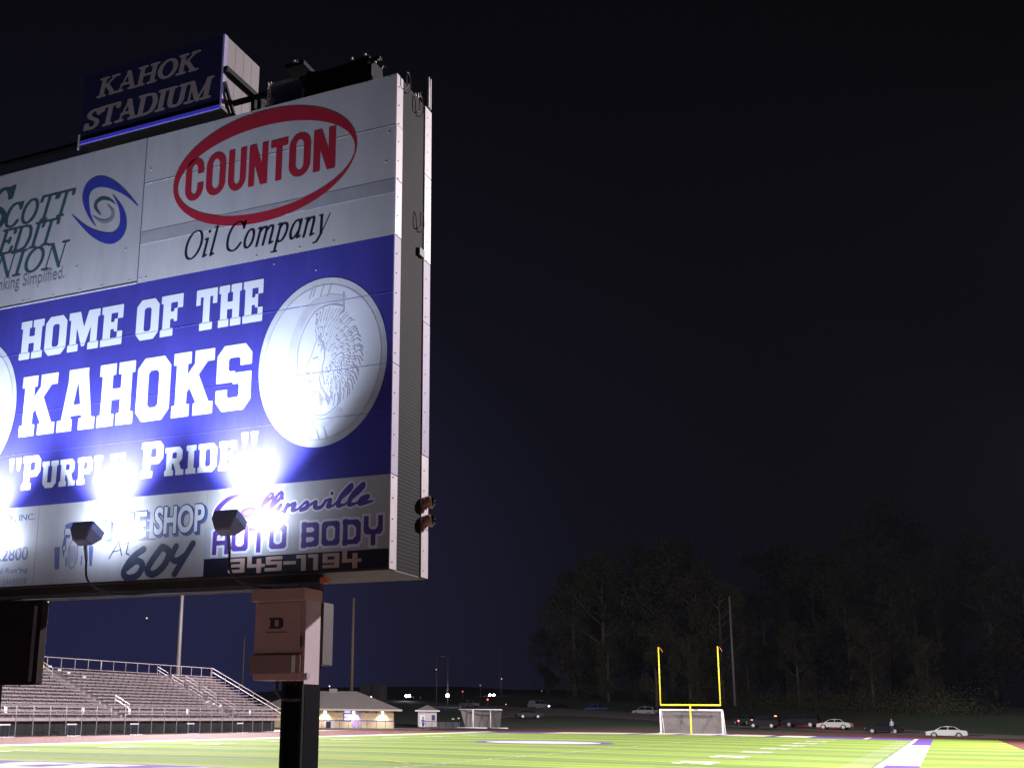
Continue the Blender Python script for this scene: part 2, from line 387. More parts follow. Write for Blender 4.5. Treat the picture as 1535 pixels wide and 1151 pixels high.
def RC(x0, y0, x1, y1): return [(x0, y0), (x1, y0), (x1, y1), (x0, y1)]
def OC(x0, y0, x1, y1, c): return [(x0+c, y0), (x1-c, y0), (x1, y0+c), (x1, y1-c), (x1-c, y1), (x0+c, y1), (x0, y1-c), (x0, y0+c)]
SLAB = {
 'H': (.86, [RC(.07, 0, .33, 1), RC(.53, 0, .79, 1), RC(0, 0, .40, .19), RC(.46, 0, .86, .19), RC(0, .81, .4, 1), RC(.46, .81, .86, 1), RC(.3, .41, .56, .59)]),
 'O': (.78, [OC(0, 0, .78, 1, .16), ('-', OC(.27, .21, .51, .79, .05))]),
 'M': (1.1, [RC(.07, 0, .30, 1), RC(.80, 0, 1.03, 1), RC(0, 0, .38, .19), RC(.72, 0, 1.1, .19), RC(0, .81, .3, 1), RC(.8, .81, 1.1, 1), [(.14, 1), (.40, 1), (.62, .40), (.55, .10), (.50, .10)], [(.96, 1), (.70, 1), (.48, .40), (.55, .10), (.60, .10)]]),
 'E': (.74, [RC(.07, 0, .33, 1), RC(0, 0, .74, .19), RC(0, .81, .74, 1), RC(.56, 0, .74, .34), RC(.56, .66, .74, 1), RC(.3, .41, .5, .59), RC(.45, .34, .56, .66)]),
 'F': (.74, [RC(.07, 0, .33, 1), RC(0, 0, .43, .19), RC(0, .81, .74, 1), RC(.56, .66, .74, 1), RC(.3, .41, .5, .59), RC(.45, .34, .56, .66)]),
 'T': (.82, [RC(.28, 0, .54, 1), RC(.16, 0, .66, .19), RC(0, .81, .82, 1), RC(0, .62, .17, 1), RC(.65, .62, .82, 1)]),
 'K': (.92, [RC(.07, 0, .33, 1), RC(0, 0, .4, .19), RC(0, .81, .4, 1), RC(.48, 0, .92, .19), RC(.48, .81, .92, 1), [(.30, .34), (.30, .62), (.58, .9), (.86, .9)], [(.34, .50), (.56, .66), (.88, .1), (.60, .1)]]),
 'A': (.94, [RC(0, 0, .38, .19), RC(.54, 0, .94, .19), [(.08, .1), (.31, .1), (.52, 1), (.26, 1)], [(.63, .1), (.87, .1), (.70, 1), (.42, 1)], RC(.22, .80, .72, 1), RC(.22, .24, .72, .42)]),
 'S': (.76, [OC(0, 0, .76, 1, .15), ('-', OC(.26, .60, .51, .80, .03)), ('-', RC(.40, .57, .80, .67)), ('-', OC(.25, .20, .50, .40, .03)), ('-', RC(-.05, .33, .36, .43))]),
 'P': (.78, [OC(.2, .37, .78, 1, .14), RC(.07, 0, .33, 1), RC(0, 0, .42, .19), RC(0, .81, .4, 1), ('-', OC(.33, .56, .53, .81, .03))]),
 'R': (.86, [OC(.2, .42, .78, 1, .14), RC(.07, 0, .33, 1), RC(0, 0, .40, .19), RC(0, .81, .4, 1), [(.36, .48), (.62, .48), (.80, .08), (.54, .08)], RC(.50, 0, .86, .19), ('-', OC(.33, .60, .53, .81, .03))]),
 'U': (.88, [OC(.07, 0, .81, .5, .17), RC(.07, .3, .33, 1), RC(.55, .3, .81, 1), RC(0, .81, .40, 1), RC(.48, .81, .88, 1), ('-', RC(.33, .20, .55, .80))]),
 'L': (.74, [RC(.07, 0, .33, 1), RC(0, 0, .74, .19), RC(.55, 0, .74, .4), RC(0, .81, .42, 1)]),
 'I': (.44, [RC(.09, 0, .35, 1), RC(0, 0, .44, .19), RC(0, .81, .44, 1)]),
 'D': (.82, [OC(.1, 0, .82, 1, .17), RC(.07, 0, .33, 1), RC(0, 0, .3, .19), RC(0, .81, .3, 1), ('-', OC(.33, .2, .55, .8, .05))]),
 '"': (.50, [[(.0, 1), (.22, 1), (.16, .6), (.08, .6)], [(.28, 1), (.5, 1), (.44, .6), (.36, .6)]]),
 '1': (.5, [RC(.13, 0, .39, 1), RC(0, 0, .5, .17), [(0, .78), (.2, 1), (.3, 1), (.3, .78)]]),
 '2': (.76, [OC(0, .45, .76, 1, .15), RC(0, 0, .76, .2), [(0, .18), (.3, .18), (.76, .56), (.76, .70)], ('-', RC(.26, .62, .5, .8)), ('-', RC(-.1, .44, .26, .68)), ('-', [(.2, .44), (.5, .62), (.26, .66), (.1, .6)])]),
 '3': (.76, [OC(0, 0, .76, 1, .15), ('-', RC(.26, .58, .5, .8)), ('-', RC(-.1, .36, .3, .64)), ('-', RC(.26, .2, .5, .42))]),
 '4': (.8, [RC(.42, 0, .68, 1), RC(0, .22, .8, .42), [(0, .3), (.25, .3), (.5, 1), (.42, 1)]]),
 '5': (.76, [OC(0, 0, .76, .66, .15), RC(0, .8, .74, 1), RC(0, .5, .26, 1), ('-', RC(.26, .2, .5, .46)), ('-', RC(-.1, .2, .2, .4))]),
 '0': (.78, [OC(0, 0, .78, 1, .16), ('-', OC(.27, .21, .51, .79, .05))]),
 ' ': (.5, [])}
def slab_word(ink, text, x0, y0, x1, h, gap=.08, small=.78, shear=0.):
    tot = 0
    for c in text: tot += SLAB[c.upper()][0]*(small if c.islower() else 1)+gap
    tot -= gap; sx = (x1-x0)/tot; x = x0
    for c in text:
        w, ps = SLAB[c.upper()]; k = small if c.islower() else 1.
        for p in ps:
            sg = 1
            if p[0] == '-': sg = -1; p = p[1]
            ink.poly([(x+q[0]*k*sx+shear*q[1]*k*h, y0+q[1]*k*h) for q in p], sg)
        x += (w*k+gap)*sx
    return ink

# serif skeletons: list of strokes; 'c' smooth, 'l' straight; drawn with a flat nib (wide verticals, thin horizontals)
def _sf(x, y, w=.13): return ('l', [(x-w, y), (x+w, y)])
SERIF = {
 'S': (.66, [('c', [(.55, .80), (.42, .96), (.22, .95), (.11, .78), (.2, .60), (.42, .46), (.56, .28), (.46, .06), (.22, .03), (.08, .2)]), ('l', [(.57, .98), (.57, .72)]), ('l', [(.07, .02), (.07, .28)])]),
 'C': (.80, [('c', [(.70, .76), (.58, .94), (.40, .99), (.18, .86), (.08, .5), (.18, .14), (.40, .01), (.60, .06), (.73, .24)]), ('l', [(.71, .98), (.71, .72)])]),
 'O': (.86, [('o', (.43, .5, .34, .49))]),
 'T': (.80, [('l', [(.4, 0), (.4, 1)]), ('l', [(.04, 1), (.76, 1)]), ('l', [(.05, 1), (.03, .8)]), ('l', [(.75, 1), (.77, .8)]), _sf(.4, 0)]),
 'R': (.82, [('l', [(.18, 0), (.18, 1)]), _sf(.18, 0), ('l', [(.05, 1), (.4, 1)]), ('c', [(.4, 1), (.6, .92), (.6, .6), (.4, .51)]), ('l', [(.4, .51), (.18, .51)]), ('l', [(.4, .51), (.74, 0)]), ('l', [(.66, 0), (.84, 0)])]),
 'E': (.72, [('l', [(.18, 0), (.18, 1)]), ('l', [(.04, 1), (.64, 1)]), ('l', [(.18, .52), (.48, .52)]), ('l', [(.04, 0), (.68, 0)]), ('l', [(.64, 1), (.65, .8)]), ('l', [(.66, 0), (.70, .22)]), ('l', [(.48, .62), (.48, .42)])]),
 'D': (.86, [('l', [(.18, 0), (.18, 1)]), ('l', [(.04, 1), (.4, 1)]), ('c', [(.4, 1), (.66, .9), (.77, .5), (.66, .1), (.4, 0)]), ('l', [(.4, 0), (.04, 0)])]),
 'I': (.36, [('l', [(.18, 0), (.18, 1)]), _sf(.18, 0), _sf(.18, 1)]),
 'U': (.86, [('l', [(.18, 1), (.18, .3)]), ('c', [(.18, .3), (.26, .06), (.46, .01), (.64, .08), (.70, .3)]), ('l', [(.70, .3), (.70, 1)]), _sf(.18, 1), _sf(.70, 1)]),
 'N': (.88, [('t', [(.16, 0), (.16, 1)]), ('l', [(.16, 1), (.72, 0)]), ('t', [(.72, 0), (.72, 1)]), _sf(.14, 0, .11), _sf(.72, 1, .11), ('l', [(.02, 1), (.16, 1)])]),
 'K': (.86, [('l', [(.18, 0), (.18, 1)]), _sf(.18, 0), _sf(.18, 1), ('t', [(.70, 1), (.20, .42)]), ('l', [(.36, .6), (.72, 0)]), _sf(.70, 1, .11), _sf(.74, 0, .12)]),
 'A': (.86, [('t', [(.12, 0), (.42, 1)]), ('l', [(.42, 1), (.74, 0)]), ('l', [(.22, .34), (.62, .34)]), _sf(.12, 0, .11), _sf(.74, 0, .13)]),
 'H': (.90, [('l', [(.18, 0), (.18, 1)]), ('l', [(.72, 0), (.72, 1)]), ('l', [(.18, .52), (.72, .52)]), _sf(.18, 0), _sf(.18, 1), _sf(.72, 0), _sf(.72, 1)]),
 'M': (1.06, [('t', [(.16, 0), (.16, 1)]), ('l', [(.16, 1), (.52, 0)]), ('t', [(.52, 0), (.88, 1)]), ('l', [(.88, 0), (.88, 1)]), _sf(.16, 0, .11), _sf(.88, 0), ('l', [(.03, 1), (.16, 1)]), ('l', [(.88, 1), (1.0, 1)])]),
 'i': (.30, [('l', [(.14, .0), (.14, .62)]), ('l', [(.03, .60), (.14, .62)]), ('l', [(.14, 0), (.26, .05)]), ('d', (.15, .86, .055))]),
 'l': (.30, [('l', [(.14, .0), (.14, 1)]), ('l', [(.03, .98), (.14, 1)]), ('l', [(.14, 0), (.26, .05)])]),
 'o': (.52, [('o', (.25, .32, .18, .31))]),
 'm': (.84, [('l', [(.12, 0), (.12, .62)]), ('c', [(.12, .45), (.24, .6), (.36, .6), (.40, .46)]), ('l', [(.40, .46), (.40, 0)]), ('c', [(.40, .45), (.52, .6), (.64, .6), (.68, .46)]), ('l', [(.68, .46), (.68, .03)]), ('l', [(.68, .01), (.80, .05)]), ('l', [(.02, .6), (.12, .62)])]),
 'n': (.56, [('l', [(.12, 0), (.12, .62)]), ('c', [(.12, .45), (.24, .6), (.36, .6), (.40, .46)]), ('l', [(.40, .46), (.40, .03)]), ('l', [(.40, .01), (.52, .05)]), ('l', [(.02, .6), (.12, .62)])]),
 'p': (.56, [('l', [(.12, -.3), (.12, .62)]), ('c', [(.12, .48), (.26, .61), (.42, .52), (.45, .3), (.36, .06), (.22, .01), (.12, .1)]), ('l', [(.0, -.3), (.22, -.3)]), ('l', [(.02, .6), (.12, .62)])]),
 'a': (.54, [('c', [(.40, .5), (.28, .62), (.12, .52), (.06, .25), (.16, .02), (.30, .08), (.40, .26)]), ('l', [(.41, .62), (.41, .04)]), ('l', [(.41, .02), (.52, .06)])]),
 'y': (.52, [('l', [(.10, .62), (.24, .02)]), ('t', [(.44, .62), (.26, .02)]), ('c', [(.26, .04), (.14, -.22), (.02, -.26)]), ('l', [(.02, .62), (.12, .62)])]),
 ' ': (.34, []), '.': (.2, [('d', (.1, .05, .06))])}
def serif_word(ink, text, x0, y0, x1, h, a=.07, b=.03, shear=.2, gap=.03, small=None):
    tot = 0
    for c in text:
        k = small if (small and c.islower()) else 1; tot += (SERIF[c.upper() if small else c][0]+gap)*k
    sx = (x1-x0)/tot; x = x0
    for c in text:
        k = small if (small and c.islower()) else 1.; w, st = SERIF[c.upper() if small else c]
        T = lambda p: (x+p[0]*sx*k+shear*p[1]*h*k, y0+p[1]*h*k)
        for kd, d in st:
            if kd == 'l': ink.line([T(p) for p in d], h*k, a, b)
            elif kd == 't': ink.line([T(p) for p in d], h*k, a*.42, b*.9)
            elif kd == 'c': ink.line([T(p) for p in smooth_pts(d, 5)], h*k, a, b)
            elif kd == 'o':
                pts = [(d[0]+d[2]*math.cos(t*2*PI/20), d[1]+d[3]*math.sin(t*2*PI/20)) for t in range(21)]; ink.line([T(p) for p in pts], h*k, a, b)
            elif kd == 'd': ink.cap(T(d), T(d), d[2]*h*k)
        x += (w+gap)*sx*k
    return ink

# square technical letters (rectangular nib as convex hulls)
TECH = {
 'A': (.78, [[(.1, 0), (.1, .78), (.24, .9), (.54, .9), (.68, .78), (.68, 0)], [(.1, .4), (.68, .4)]]),
 'U': (.78, [[(.1, 1), (.1, .2), (.2, .1), (.58, .1), (.68, .2), (.68, 1)]]),
 'T': (.74, [[(0, .9), (.74, .9)], [(.37, .9), (.37, 0)]]),
 'O': (.78, [[(.2, .1), (.58, .1), (.68, .2), (.68, .8), (.58, .9), (.2, .9), (.1, .8), (.1, .2), (.2, .1)]]),
 'B': (.78, [[(.1, .1), (.58, .1), (.68, .2), (.68, .42), (.6, .5), (.68, .58), (.68, .8), (.58, .9), (.1, .9)], [(.12, .06), (.12, .94)], [(.1, .5), (.6, .5)]]),
 'D': (.78, [[(.1, .1), (.54, .1), (.68, .24), (.68, .76), (.54, .9), (.1, .9)], [(.12, .06), (.12, .94)]]),
 'Y': (.8, [[(.1, 1), (.1, .58), (.2, .45), (.6, .45), (.7, .58), (.7, 1)], [(.4, .45), (.4, 0)]]),
 '3': (.74, [[(.05, .9), (.64, .9), (.64, .1), (.05, .1)], [(.2, .5), (.64, .5)]]), '4': (.76, [[(.1, 1), (.1, .42), (.74, .42)], [(.56, .8), (.56, 0)]]),
 '5': (.74, [[(.66, .9), (.1, .9), (.1, .55), (.64, .55), (.64, .1), (.05, .1)]]), '1': (.42, [[(.0, .9), (.24, .9), (.24, 0)]]), '9': (.74, [[(.64, .45), (.1, .45), (.1, .9), (.64, .9), (.64, .1), (.1, .1)]]),
 '-': (.5, [[(.05, .5), (.42, .5)]]), ' ': (.42, [])}
def hull(pts):
    pts = sorted(set((round(p[0], 6), round(p[1], 6)) for p in pts))
    def half(ps):
        h = []
        for p in ps:
            while len(h) >= 2 and (h[-1][0]-h[-2][0])*(p[1]-h[-2][1])-(h[-1][1]-h[-2][1])*(p[0]-h[-2][0]) <= 0: h.pop()
            h.append(p)
        return h
    a = half(pts); b = half(pts[::-1]); return a[:-1]+b[:-1]
def tech_word(ink, text, x0, y0, x1, h, a=.10, b=.10, gap=.12):
    tot = sum(TECH[c][0]+gap for c in text)-gap; sx = (x1-x0)/tot; x = x0
    for c in text:
        w, st = TECH[c]
        for path in st:
            for p, q in zip(path[:-1], path[1:]):
                P = (x+p[0]*sx, y0+p[1]*h); Q = (x+q[0]*sx, y0+q[1]*h)
                ink.poly(hull([(e_[0]+i*a*sx, e_[1]+j*b*h) for e_ in (P, Q) for i in (-1, 1) for j in (-1, 1)]))
        x += (w+gap)*sx
    return ink

def font_word(name, text, x0, y0, x1, y1, Y, material, parent, bold=0., shear=0., spacing=1.):
    """sans lettering from Blender's built-in font, fitted into a rectangle of the board plane"""
    cu = bpy.data.curves.new(name, 'FONT'); cu.body = text; cu.size = 1; cu.offset = bold; cu.shear = shear; cu.space_character = spacing; cu.resolution_u = 4
    o = bpy.data.objects.new(name, cu); C.objects.link(o); dg = bpy.context.evaluated_depsgraph_get()
    me = bpy.data.meshes.new_from_object(o.evaluated_get(dg)); bpy.data.objects.remove(o); bpy.data.curves.remove(cu)
    n = len(me.vertices); co = np.empty(n*3); me.vertices.foreach_get('co', co); co = co.reshape(-1, 3)
    a = co.min(0); b = co.max(0); off = Vector((0, 0, 0)); p = parent
    while p is not None: off += p.location; p = p.parent
    new = np.empty_like(co)
    new[:, 0] = x0+(co[:, 0]-a[0])/(b[0]-a[0])*(x1-x0)-off.x; new[:, 2] = y0+(co[:, 1]-a[1])/(b[1]-a[1])*(y1-y0)-off.z; new[:, 1] = Y-off.y
    me.vertices.foreach_set('co', new.ravel()); me.materials.clear(); me.materials.append(material); me.update()
    ob = bpy.data.objects.new(name, me); C.objects.link(ob); ob.parent = parent
    return ob

# ================================================================== GROUND, FIELD, TRACK
A_ = 2.987; FWID = 48.77; Y0 = 25.93; YG = Y0+9.144; YE = Y0+109.73; XR = -A_; XL = XR-FWID; XC = (XR+XL)/2; CROWN = .16
def zc(x): return CROWN*max(0., 1-abs((x-XC)/(FWID/2))**1.3)
m_turf = turf_mat()

def sheet(x0, x1, y0, y1, dz, nx=None, ny=1, fn=zc):
    m_ = MB(); nx = nx or max(1, int(abs(x1-x0)/1.2)); 
    for i in range(nx):
        xa = x0+(x1-x0)*i/nx; xb = x0+(x1-x0)*(i+1)/nx
        for j in range(ny):
            ya = y0+(y1-y0)*j/ny; yb = y0+(y1-y0)*(j+1)/ny
            m_.face([(xa, ya, fn(xa)+dz), (xb, ya, fn(xb)+dz), (xb, yb, fn(xb)+dz), (xa, yb, fn(xa)+dz)])
    return m_
def join(*ms):
    o = MB()
    for q in ms:
        b = len(o.v); o.v += q.v; o.f += [tuple(b+i for i in f_) for f_ in q.f]; o.mi += q.mi
    return o
def struct(name, m_, material, parent=None, smooth=False):
    o = m_.build(name, material, parent, smooth=smooth)
    if parent is None: o['kind'] = 'structure'
    return o

g = MB(); g.face([(-630, -36, -.06), (320, -36, -.06), (320, 890, -.06), (-630, 890, -.06)]); struct('ground', g, m_ground)
field = struct('turf_field', sheet(XL-1.9, XR+8.2, Y0-4, YE+2.0, 0, nx=46, ny=60), m_turf, smooth=True)
# right of the border the turf goes on flat
def part(name, m_, material, parent=field, **k): return m_.build(name, material, parent, **k)
for k in range(0, 21):
    yy = YG+4.572*k
    o = part('yard_line', sheet(XL, XR, yy-.055, yy+.055, .010, nx=40), m_white_turf)
# hash marks and one-yard ticks
hm = MB(); 
for k in range(0, 101):
    yy = YG+.9144*k
    if k % 5 == 0: continue
    for xx in (XR-16.26, XL+16.26): hm = join(hm, sheet(xx-.3, xx+.3, yy-.05, yy+.05, .010, nx=1))
    for xx in (XR-.8, XL+.8): hm = join(hm, sheet(xx-.6, xx+.6, yy-.05, yy+.05, .010, nx=1))
for k in range(0, 21):
    yy = YG+4.572*k
    for xx in (XR-16.26, XL+16.26): hm = join(hm, sheet(xx-.05, xx+.05, yy-.6, yy+.6, .014, nx=1))
hash_o = part('hash_marks', hm, m_white_turf); hash_o['kind'] = 'stuff'
# yard numbers, tops towards the middle of the field
for k, n_ in enumerate((10, 20, 30, 40, 50, 40, 30, 20, 10)):
    yy = YG+9.144*(k+1)
    for side in (0, 1):
        ink = Ink(); s_ = str(n_)
        w1 = 1.25
        slab_word(ink, s_[0], -1.55, 0, -1.55+w1 if s_[0] != '1' else -.75, 1.83); slab_word(ink, s_[1], .3, 0, 1.55, 1.83)
        if side == 0: mp = lambda u, v, yy=yy: (XR-6.7-v, yy+u, zc(XR-6.7-v)+.012)
        else: mp = lambda u, v, yy=yy: (XL+6.7+v, yy-u, zc(XL+6.7+v)+.012)
        ink.mesh('yard_number', mp, m_white_turf, field, cell=.07)
# borders
part('sideline_seam', sheet(XR-.12, XR-.004, YG-12, YE, .012, nx=1, ny=8), m_grey_turf)
yb = [(Y0-9, YG-.0, m_white_turf), (YG, 50.8, m_purple_turf), (50.8, 103.5, m_white_turf), (103.5, YE+.2, m_purple_turf)]
yb = [(Y0-9, 40, m_white_turf), (40, atZ(1350, 1147).y, m_purple_turf), (atZ(1350, 1147).y, atZ(1380, 1117).y, m_white_turf), (atZ(1380, 1117).y, YE, m_purple_turf)]
for a, b, mm in yb: part('sideline_border', sheet(XR, XR+1.83, a, b, .008, nx=1, ny=6), mm)
part('sideline_border', sheet(XR, XR+.34, atZ(1380, 1117).y, YE, .012, nx=1, ny=2), m_white_turf)
part('sideline_border', sheet(XR, XR+.34, 40, atZ(1350, 1147).y, .012, nx=1, ny=2), m_white_turf)
part('sideline_border', sheet(XL-1.83, XL, Y0-9, YE, .008, nx=1, ny=6), m_white_turf)
segs = [(690, 842, m_purple_turf), (842, 962, m_white_turf), (962, 980, m_purple_turf), (980, 1025, m_white_turf), (1025, 1042, m_purple_turf), (1042, 1085, m_white_turf), (1085, 1098, m_purple_turf), (1098, 1160, m_white_turf), (1160, 1175, m_purple_turf), (1175, 1222, m_white_turf), (1222, 1300, m_purple_turf), (1300, 1306, m_white_turf), (1306, 1372, m_purple_turf)]
for a, b, mm in segs:
    xa = atY(a, 1100, YE).x; xb = atY(b, 1100, YE).x
    part('end_line_border', sheet(xa, xb, YE-8.6, YE+1.83, .007, ny=3), mm)
part('end_line_border', sheet(XL-1.83, atY(690, 1100, YE).x, YE, YE+1.83, .009), m_white_turf)
# near end zone, purple with big white letters
part('end_zone', sheet(XL, XR, Y0, YG-.06, .006, nx=40), m_purple_turf)
ink = Ink(); slab_word(ink, 'KAHOKS', XL+3, 0, XR-3, 7.6, gap=.22)
ink.mesh('end_zone_lettering', lambda u, v: (u, Y0+.75+v, zc(u)+.014), m_white_turf, field, cell=.12)
part('end_zone', sheet(XL-1.83, XR+1.83, Y0-1.83, Y0, .006, nx=40), m_white_turf)
# midfield logo
ink = Ink().ellipse(XC, 0, 5.3, 5.3).ellipse(XC, 0, 4.3, 4.3, -1); YM = YG+45.72
lg = ink.mesh('midfield_logo', lambda u, v: (u, YM+v, zc(u)+.016), m_purple_turf, field, cell=.15)
ink = Ink().ellipse(XC, 0, 4.3, 4.3); ink.mesh('midfield_logo', lambda u, v: (u, YM+v, zc(u)+.013), m_logo_turf, field, cell=.15)
# yellow soccer arc
ink = Ink(); pts = [atZ(*p, .1) for p in ((462, 1135.5), (500, 1136.5), (560, 1139), (590, 1142), (612, 1145.5))]
ink.line(smooth_pts([(p.x, p.y) for p in pts], 4), .06); ink.mesh('soccer_line', lambda u, v: (u, v, zc(u)+.018), m_yellow_turf, field, cell=.04)

# track: straight on the left, apron beyond the end line
def ztr(x): return .12*min(1, max(0, (XL-1.9-x)/12))-.02
trk = join(sheet(-66.5, XL-1.9, -20, YE+2.0, 0, nx=8, ny=4, fn=ztr), sheet(XR+8.2, XR+19, Y0-4, YE+2.0, -.02, nx=6, fn=lambda x: 0.))
track = struct('running_track', trk, m_track)
struct('bounce_pavement', sheet(XL-1.9, XR+16, -14, Y0-4, -.02, nx=10, fn=lambda x: 0.), mat('warm bounce pavement', (.42, .33, .29), rough=.9, noise=(.8, .2)))  # unseen ground, coloured to bounce warm light onto cabinet and board
for k in range(9):
    xx = XL-2.3-1.22*k; part('lane_line', sheet(xx-.025, xx+.025, -20, YE+2, .006, nx=1, ny=2, fn=ztr), m_white_turf, track)
g = MB().box(-84, -66.5, 0, 160, -.05, .06); struct('concrete_apron', g, m_concrete)

# road on the rising bank beyond the field: near edge, far edge
road_near = [(350, 1054, 262), (590, 1053, 250), (690, 1062, 236), (760, 1078, 190), (830, 1072, 200), (960, 1078, 186), (1110, 1090, 176), (1180, 1093, 170), (1276, 1097.5, 166), (1340, 1100.5, 160), (1403, 1104, 154), (1540, 1110, 146), (1740, 1118, 136)]
road_far = [(350, 1048, 276), (590, 1048, 266), (690, 1056, 250), (760, 1058, 232), (830, 1061, 222), (960, 1068, 206), (1110, 1081, 194), (1180, 1084, 188), (1276, 1089.5, 180), (1340, 1092, 174), (1403, 1096, 168), (1540, 1102, 158), (1740, 1109, 148)]
RN = [atY(*p) for p in road_near]; RF = [atY(*p) for p in road_far]
for p in RN+RF: p.z = max(p.z, .03)
RN = [Vector(p) for p in smooth_pts(RN, 4)]; RF = [Vector(p) for p in smooth_pts(RF, 4)]
FT = [atY(*p) for p in ((350, 1099, 150), (480, 1094, 150), (590, 1092, 150), (700, 1091.5, 150), (840, 1091.8, 150), (960, 1093, 150), (1110, 1096.6, 150), (1180, 1097.5, 150), (1276, 1098.6, 150), (1340, 1100.5, 150), (1403, 1102.8, 147), (1540, 1108, 143), (1740, 1116, 139))]
for p in FT: p.z = max(p.z, .0)
FOOT = [Vector(p) for p in smooth_pts(FT, 4)]
TRE = [Vector((p.x*(YE+1.9)/p.y, YE+1.9, -.02)) for p in FOOT]
def loft(A, B, n=1):
    q = MB()
    for i in range(len(A)-1):
        for k in range(n):
            t0 = k/n; t1 = (k+1)/n
            q.face([A[i].lerp(B[i], t0), A[i+1].lerp(B[i+1], t0), A[i+1].lerp(B[i+1], t1), A[i].lerp(B[i], t1)])
    return q
struct('track_curve', loft(TRE, FOOT, 2), m_track); struct('grass_bank', loft(FOOT, RN, 3), m_bank); struct('road', loft(RN, RF, 2), m_asph)
H1 = [p+Vector((-4, 18, 2.4)) for p in RF]; H2 = [p+Vector((-14, 60, 3)) for i, p in enumerate(H1)]; H3 = [p+Vector((-60, 400, 4)) for p in H2]
struct('hillside', join(loft(RF, H1, 3), loft(H1, H2, 2), loft(H2, H3)), m_bank)

# ================================================================== SCOREBOARD
BXR = -5.44; BXL = -13.10; BY = 10.852; BZ0 = 3.72; BZ1 = 9.865; BYB = 11.85
SB = thing('scoreboard', 'huge scoreboard seen from behind its lit advertising face, on two black posts', 'scoreboard', (-9.27, 11.3, 0))
def P2(Y=BY-0.00090): return lambda u, v: (u, Y, v)
def sheet_panel(name, x0, x1, z0, z1, material, y=BY, th=.012, label=None):
    o = MB().box(x0, x1, y, y+th, z0, z1).build(name, material, SB)
    if label: o['label'] = label
    return o
MB().box(BXL+.02, BXR-.03, BY+.014, BYB-.05, BZ0+.02, BZ1-.01).build('cabinet', m_darksteel, SB)
MB().box(BXR-.028, BXR-.006, 11.02, 11.66, BZ0+.01, BZ1).build('perforated_side_panel', m_perf, SB)
MB().box(BXL, BXR-.01, BY+.012, BYB, BZ0-.01, BZ0+.018).build('bottom_plate', m_backsteel, SB)
MB().box(BXL, BXR-.01, BY+.012, BYB, BZ1-.008, BZ1+.006).build('top_plate', m_darksteel, SB)
# flanges in lengths, with fixings
fl = [BZ0, 4.80, 5.25, 6.12, 7.0, 7.72, 8.45, 9.17, BZ1+.01]; riv = MB(); random.seed(3)
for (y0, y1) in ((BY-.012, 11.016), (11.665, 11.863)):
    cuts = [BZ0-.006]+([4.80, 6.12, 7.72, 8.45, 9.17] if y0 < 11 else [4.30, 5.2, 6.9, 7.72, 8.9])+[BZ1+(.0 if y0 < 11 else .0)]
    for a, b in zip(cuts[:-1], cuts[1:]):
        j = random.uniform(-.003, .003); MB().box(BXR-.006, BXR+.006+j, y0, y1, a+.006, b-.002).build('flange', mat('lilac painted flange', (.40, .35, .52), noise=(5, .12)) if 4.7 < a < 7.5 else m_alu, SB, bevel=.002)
    z = BZ0+.08
    while z < BZ1:
        riv.tube([(BXR+.004, (y0+y1)/2-.03, z), (BXR+.012, (y0+y1)/2-.03, z)], .007, 6); z += .245+random.uniform(-.01, .01)
o = riv.build('flange_bolt', m_darksteel, SB); o['kind'] = 'stuff'
MB().box(BXR-.19, BXR-.006, 11.84, 11.862, BZ0, BZ1).build('rear_flange', m_alu2, SB)
# small conduit loops on the side
for zz, yy in ((8.05, 11.56), (9.62, 11.50), (9.74, 11.12)):
    MB().tube(smooth_pts([(BXR+.0, yy, zz), (BXR+.05, yy, zz+.02), (BXR+.055, yy-.02, zz+.2), (BXR+.05, yy-.1, zz+.22), (BXR+.05, yy-.1, zz+.03), (BXR, yy-.1, zz)], 3), .008, 6).build('conduit_loop', m_alu2, SB)
MB().box(BXR, BXR+.03, 11.50, 11.64, 7.72, 7.82).build('conduit_bracket', m_backsteel, SB)

# upper right ad, in three sheets
seamX = -9.285
ad1 = None
for a, b in ((7.722, 8.452), (8.452, 9.17), (9.17, BZ1)):
    sheet_panel('ad_sheet', seamX+.004, BXR-.008, a+.002, b-.002, m_white, y=BY+random.uniform(-.001, .001)*0)
def edge_lip(x0, x1, z, material, d=.004, h=.007): return MB().box(x0, x1, BY-.0011, BY, z-h/2, z+h/2).build('sheet_edge', material, SB)
edge_lip(seamX+.01, BXR-.01, 8.452, m_white2); edge_lip(seamX+.01, BXR-.01, 9.17, m_white2); edge_lip(seamX+.01, BXR-.01, 8.275, m_white2, h=.005)
MB().box(seamX+.01, BXR-.01, BY-0.00120, BY, 8.283, 8.447).build('patch_strip', mat('dulled grey vinyl strip', (.34, .35, .39), **VIN), SB)
# upper left ad
sheet_panel('ad_sheet', BXL, seamX-.004, 7.722, BZ1, m_white2)
MB().box(seamX-.008, seamX+.004, BY-0.00060, BY+.003, 7.725, BZ1).build('panel_joint', m_navyg, SB)
MB().box(BXL, seamX-.01, BY-.003, BY, 7.722, 7.742).build('sheet_edge', m_white, SB)
# blue middle, four rows
for a, b in ((4.80, 5.54), (5.54, 6.12), (6.12, 6.996), (6.996, 7.722)):
    sheet_panel('blue_sheet', BXL, BXR-.008, a+.001, b-.001, m_blue)
for z in (5.54, 6.12, 6.996):
    for x in range(0, 6):
        xa = BXL+(BXR-BXL)*x/6; xb = BXL+(BXR-BXL)*(x+1)/6; MB().box(xa+.02, xb, BY-0.00210, BY-.0, z-.002, z+.003).build('sheet_edge', mat('lit royal blue edge', (.10, .09, .42), **VIN), SB)  # edge blue lightened for the light caught from below
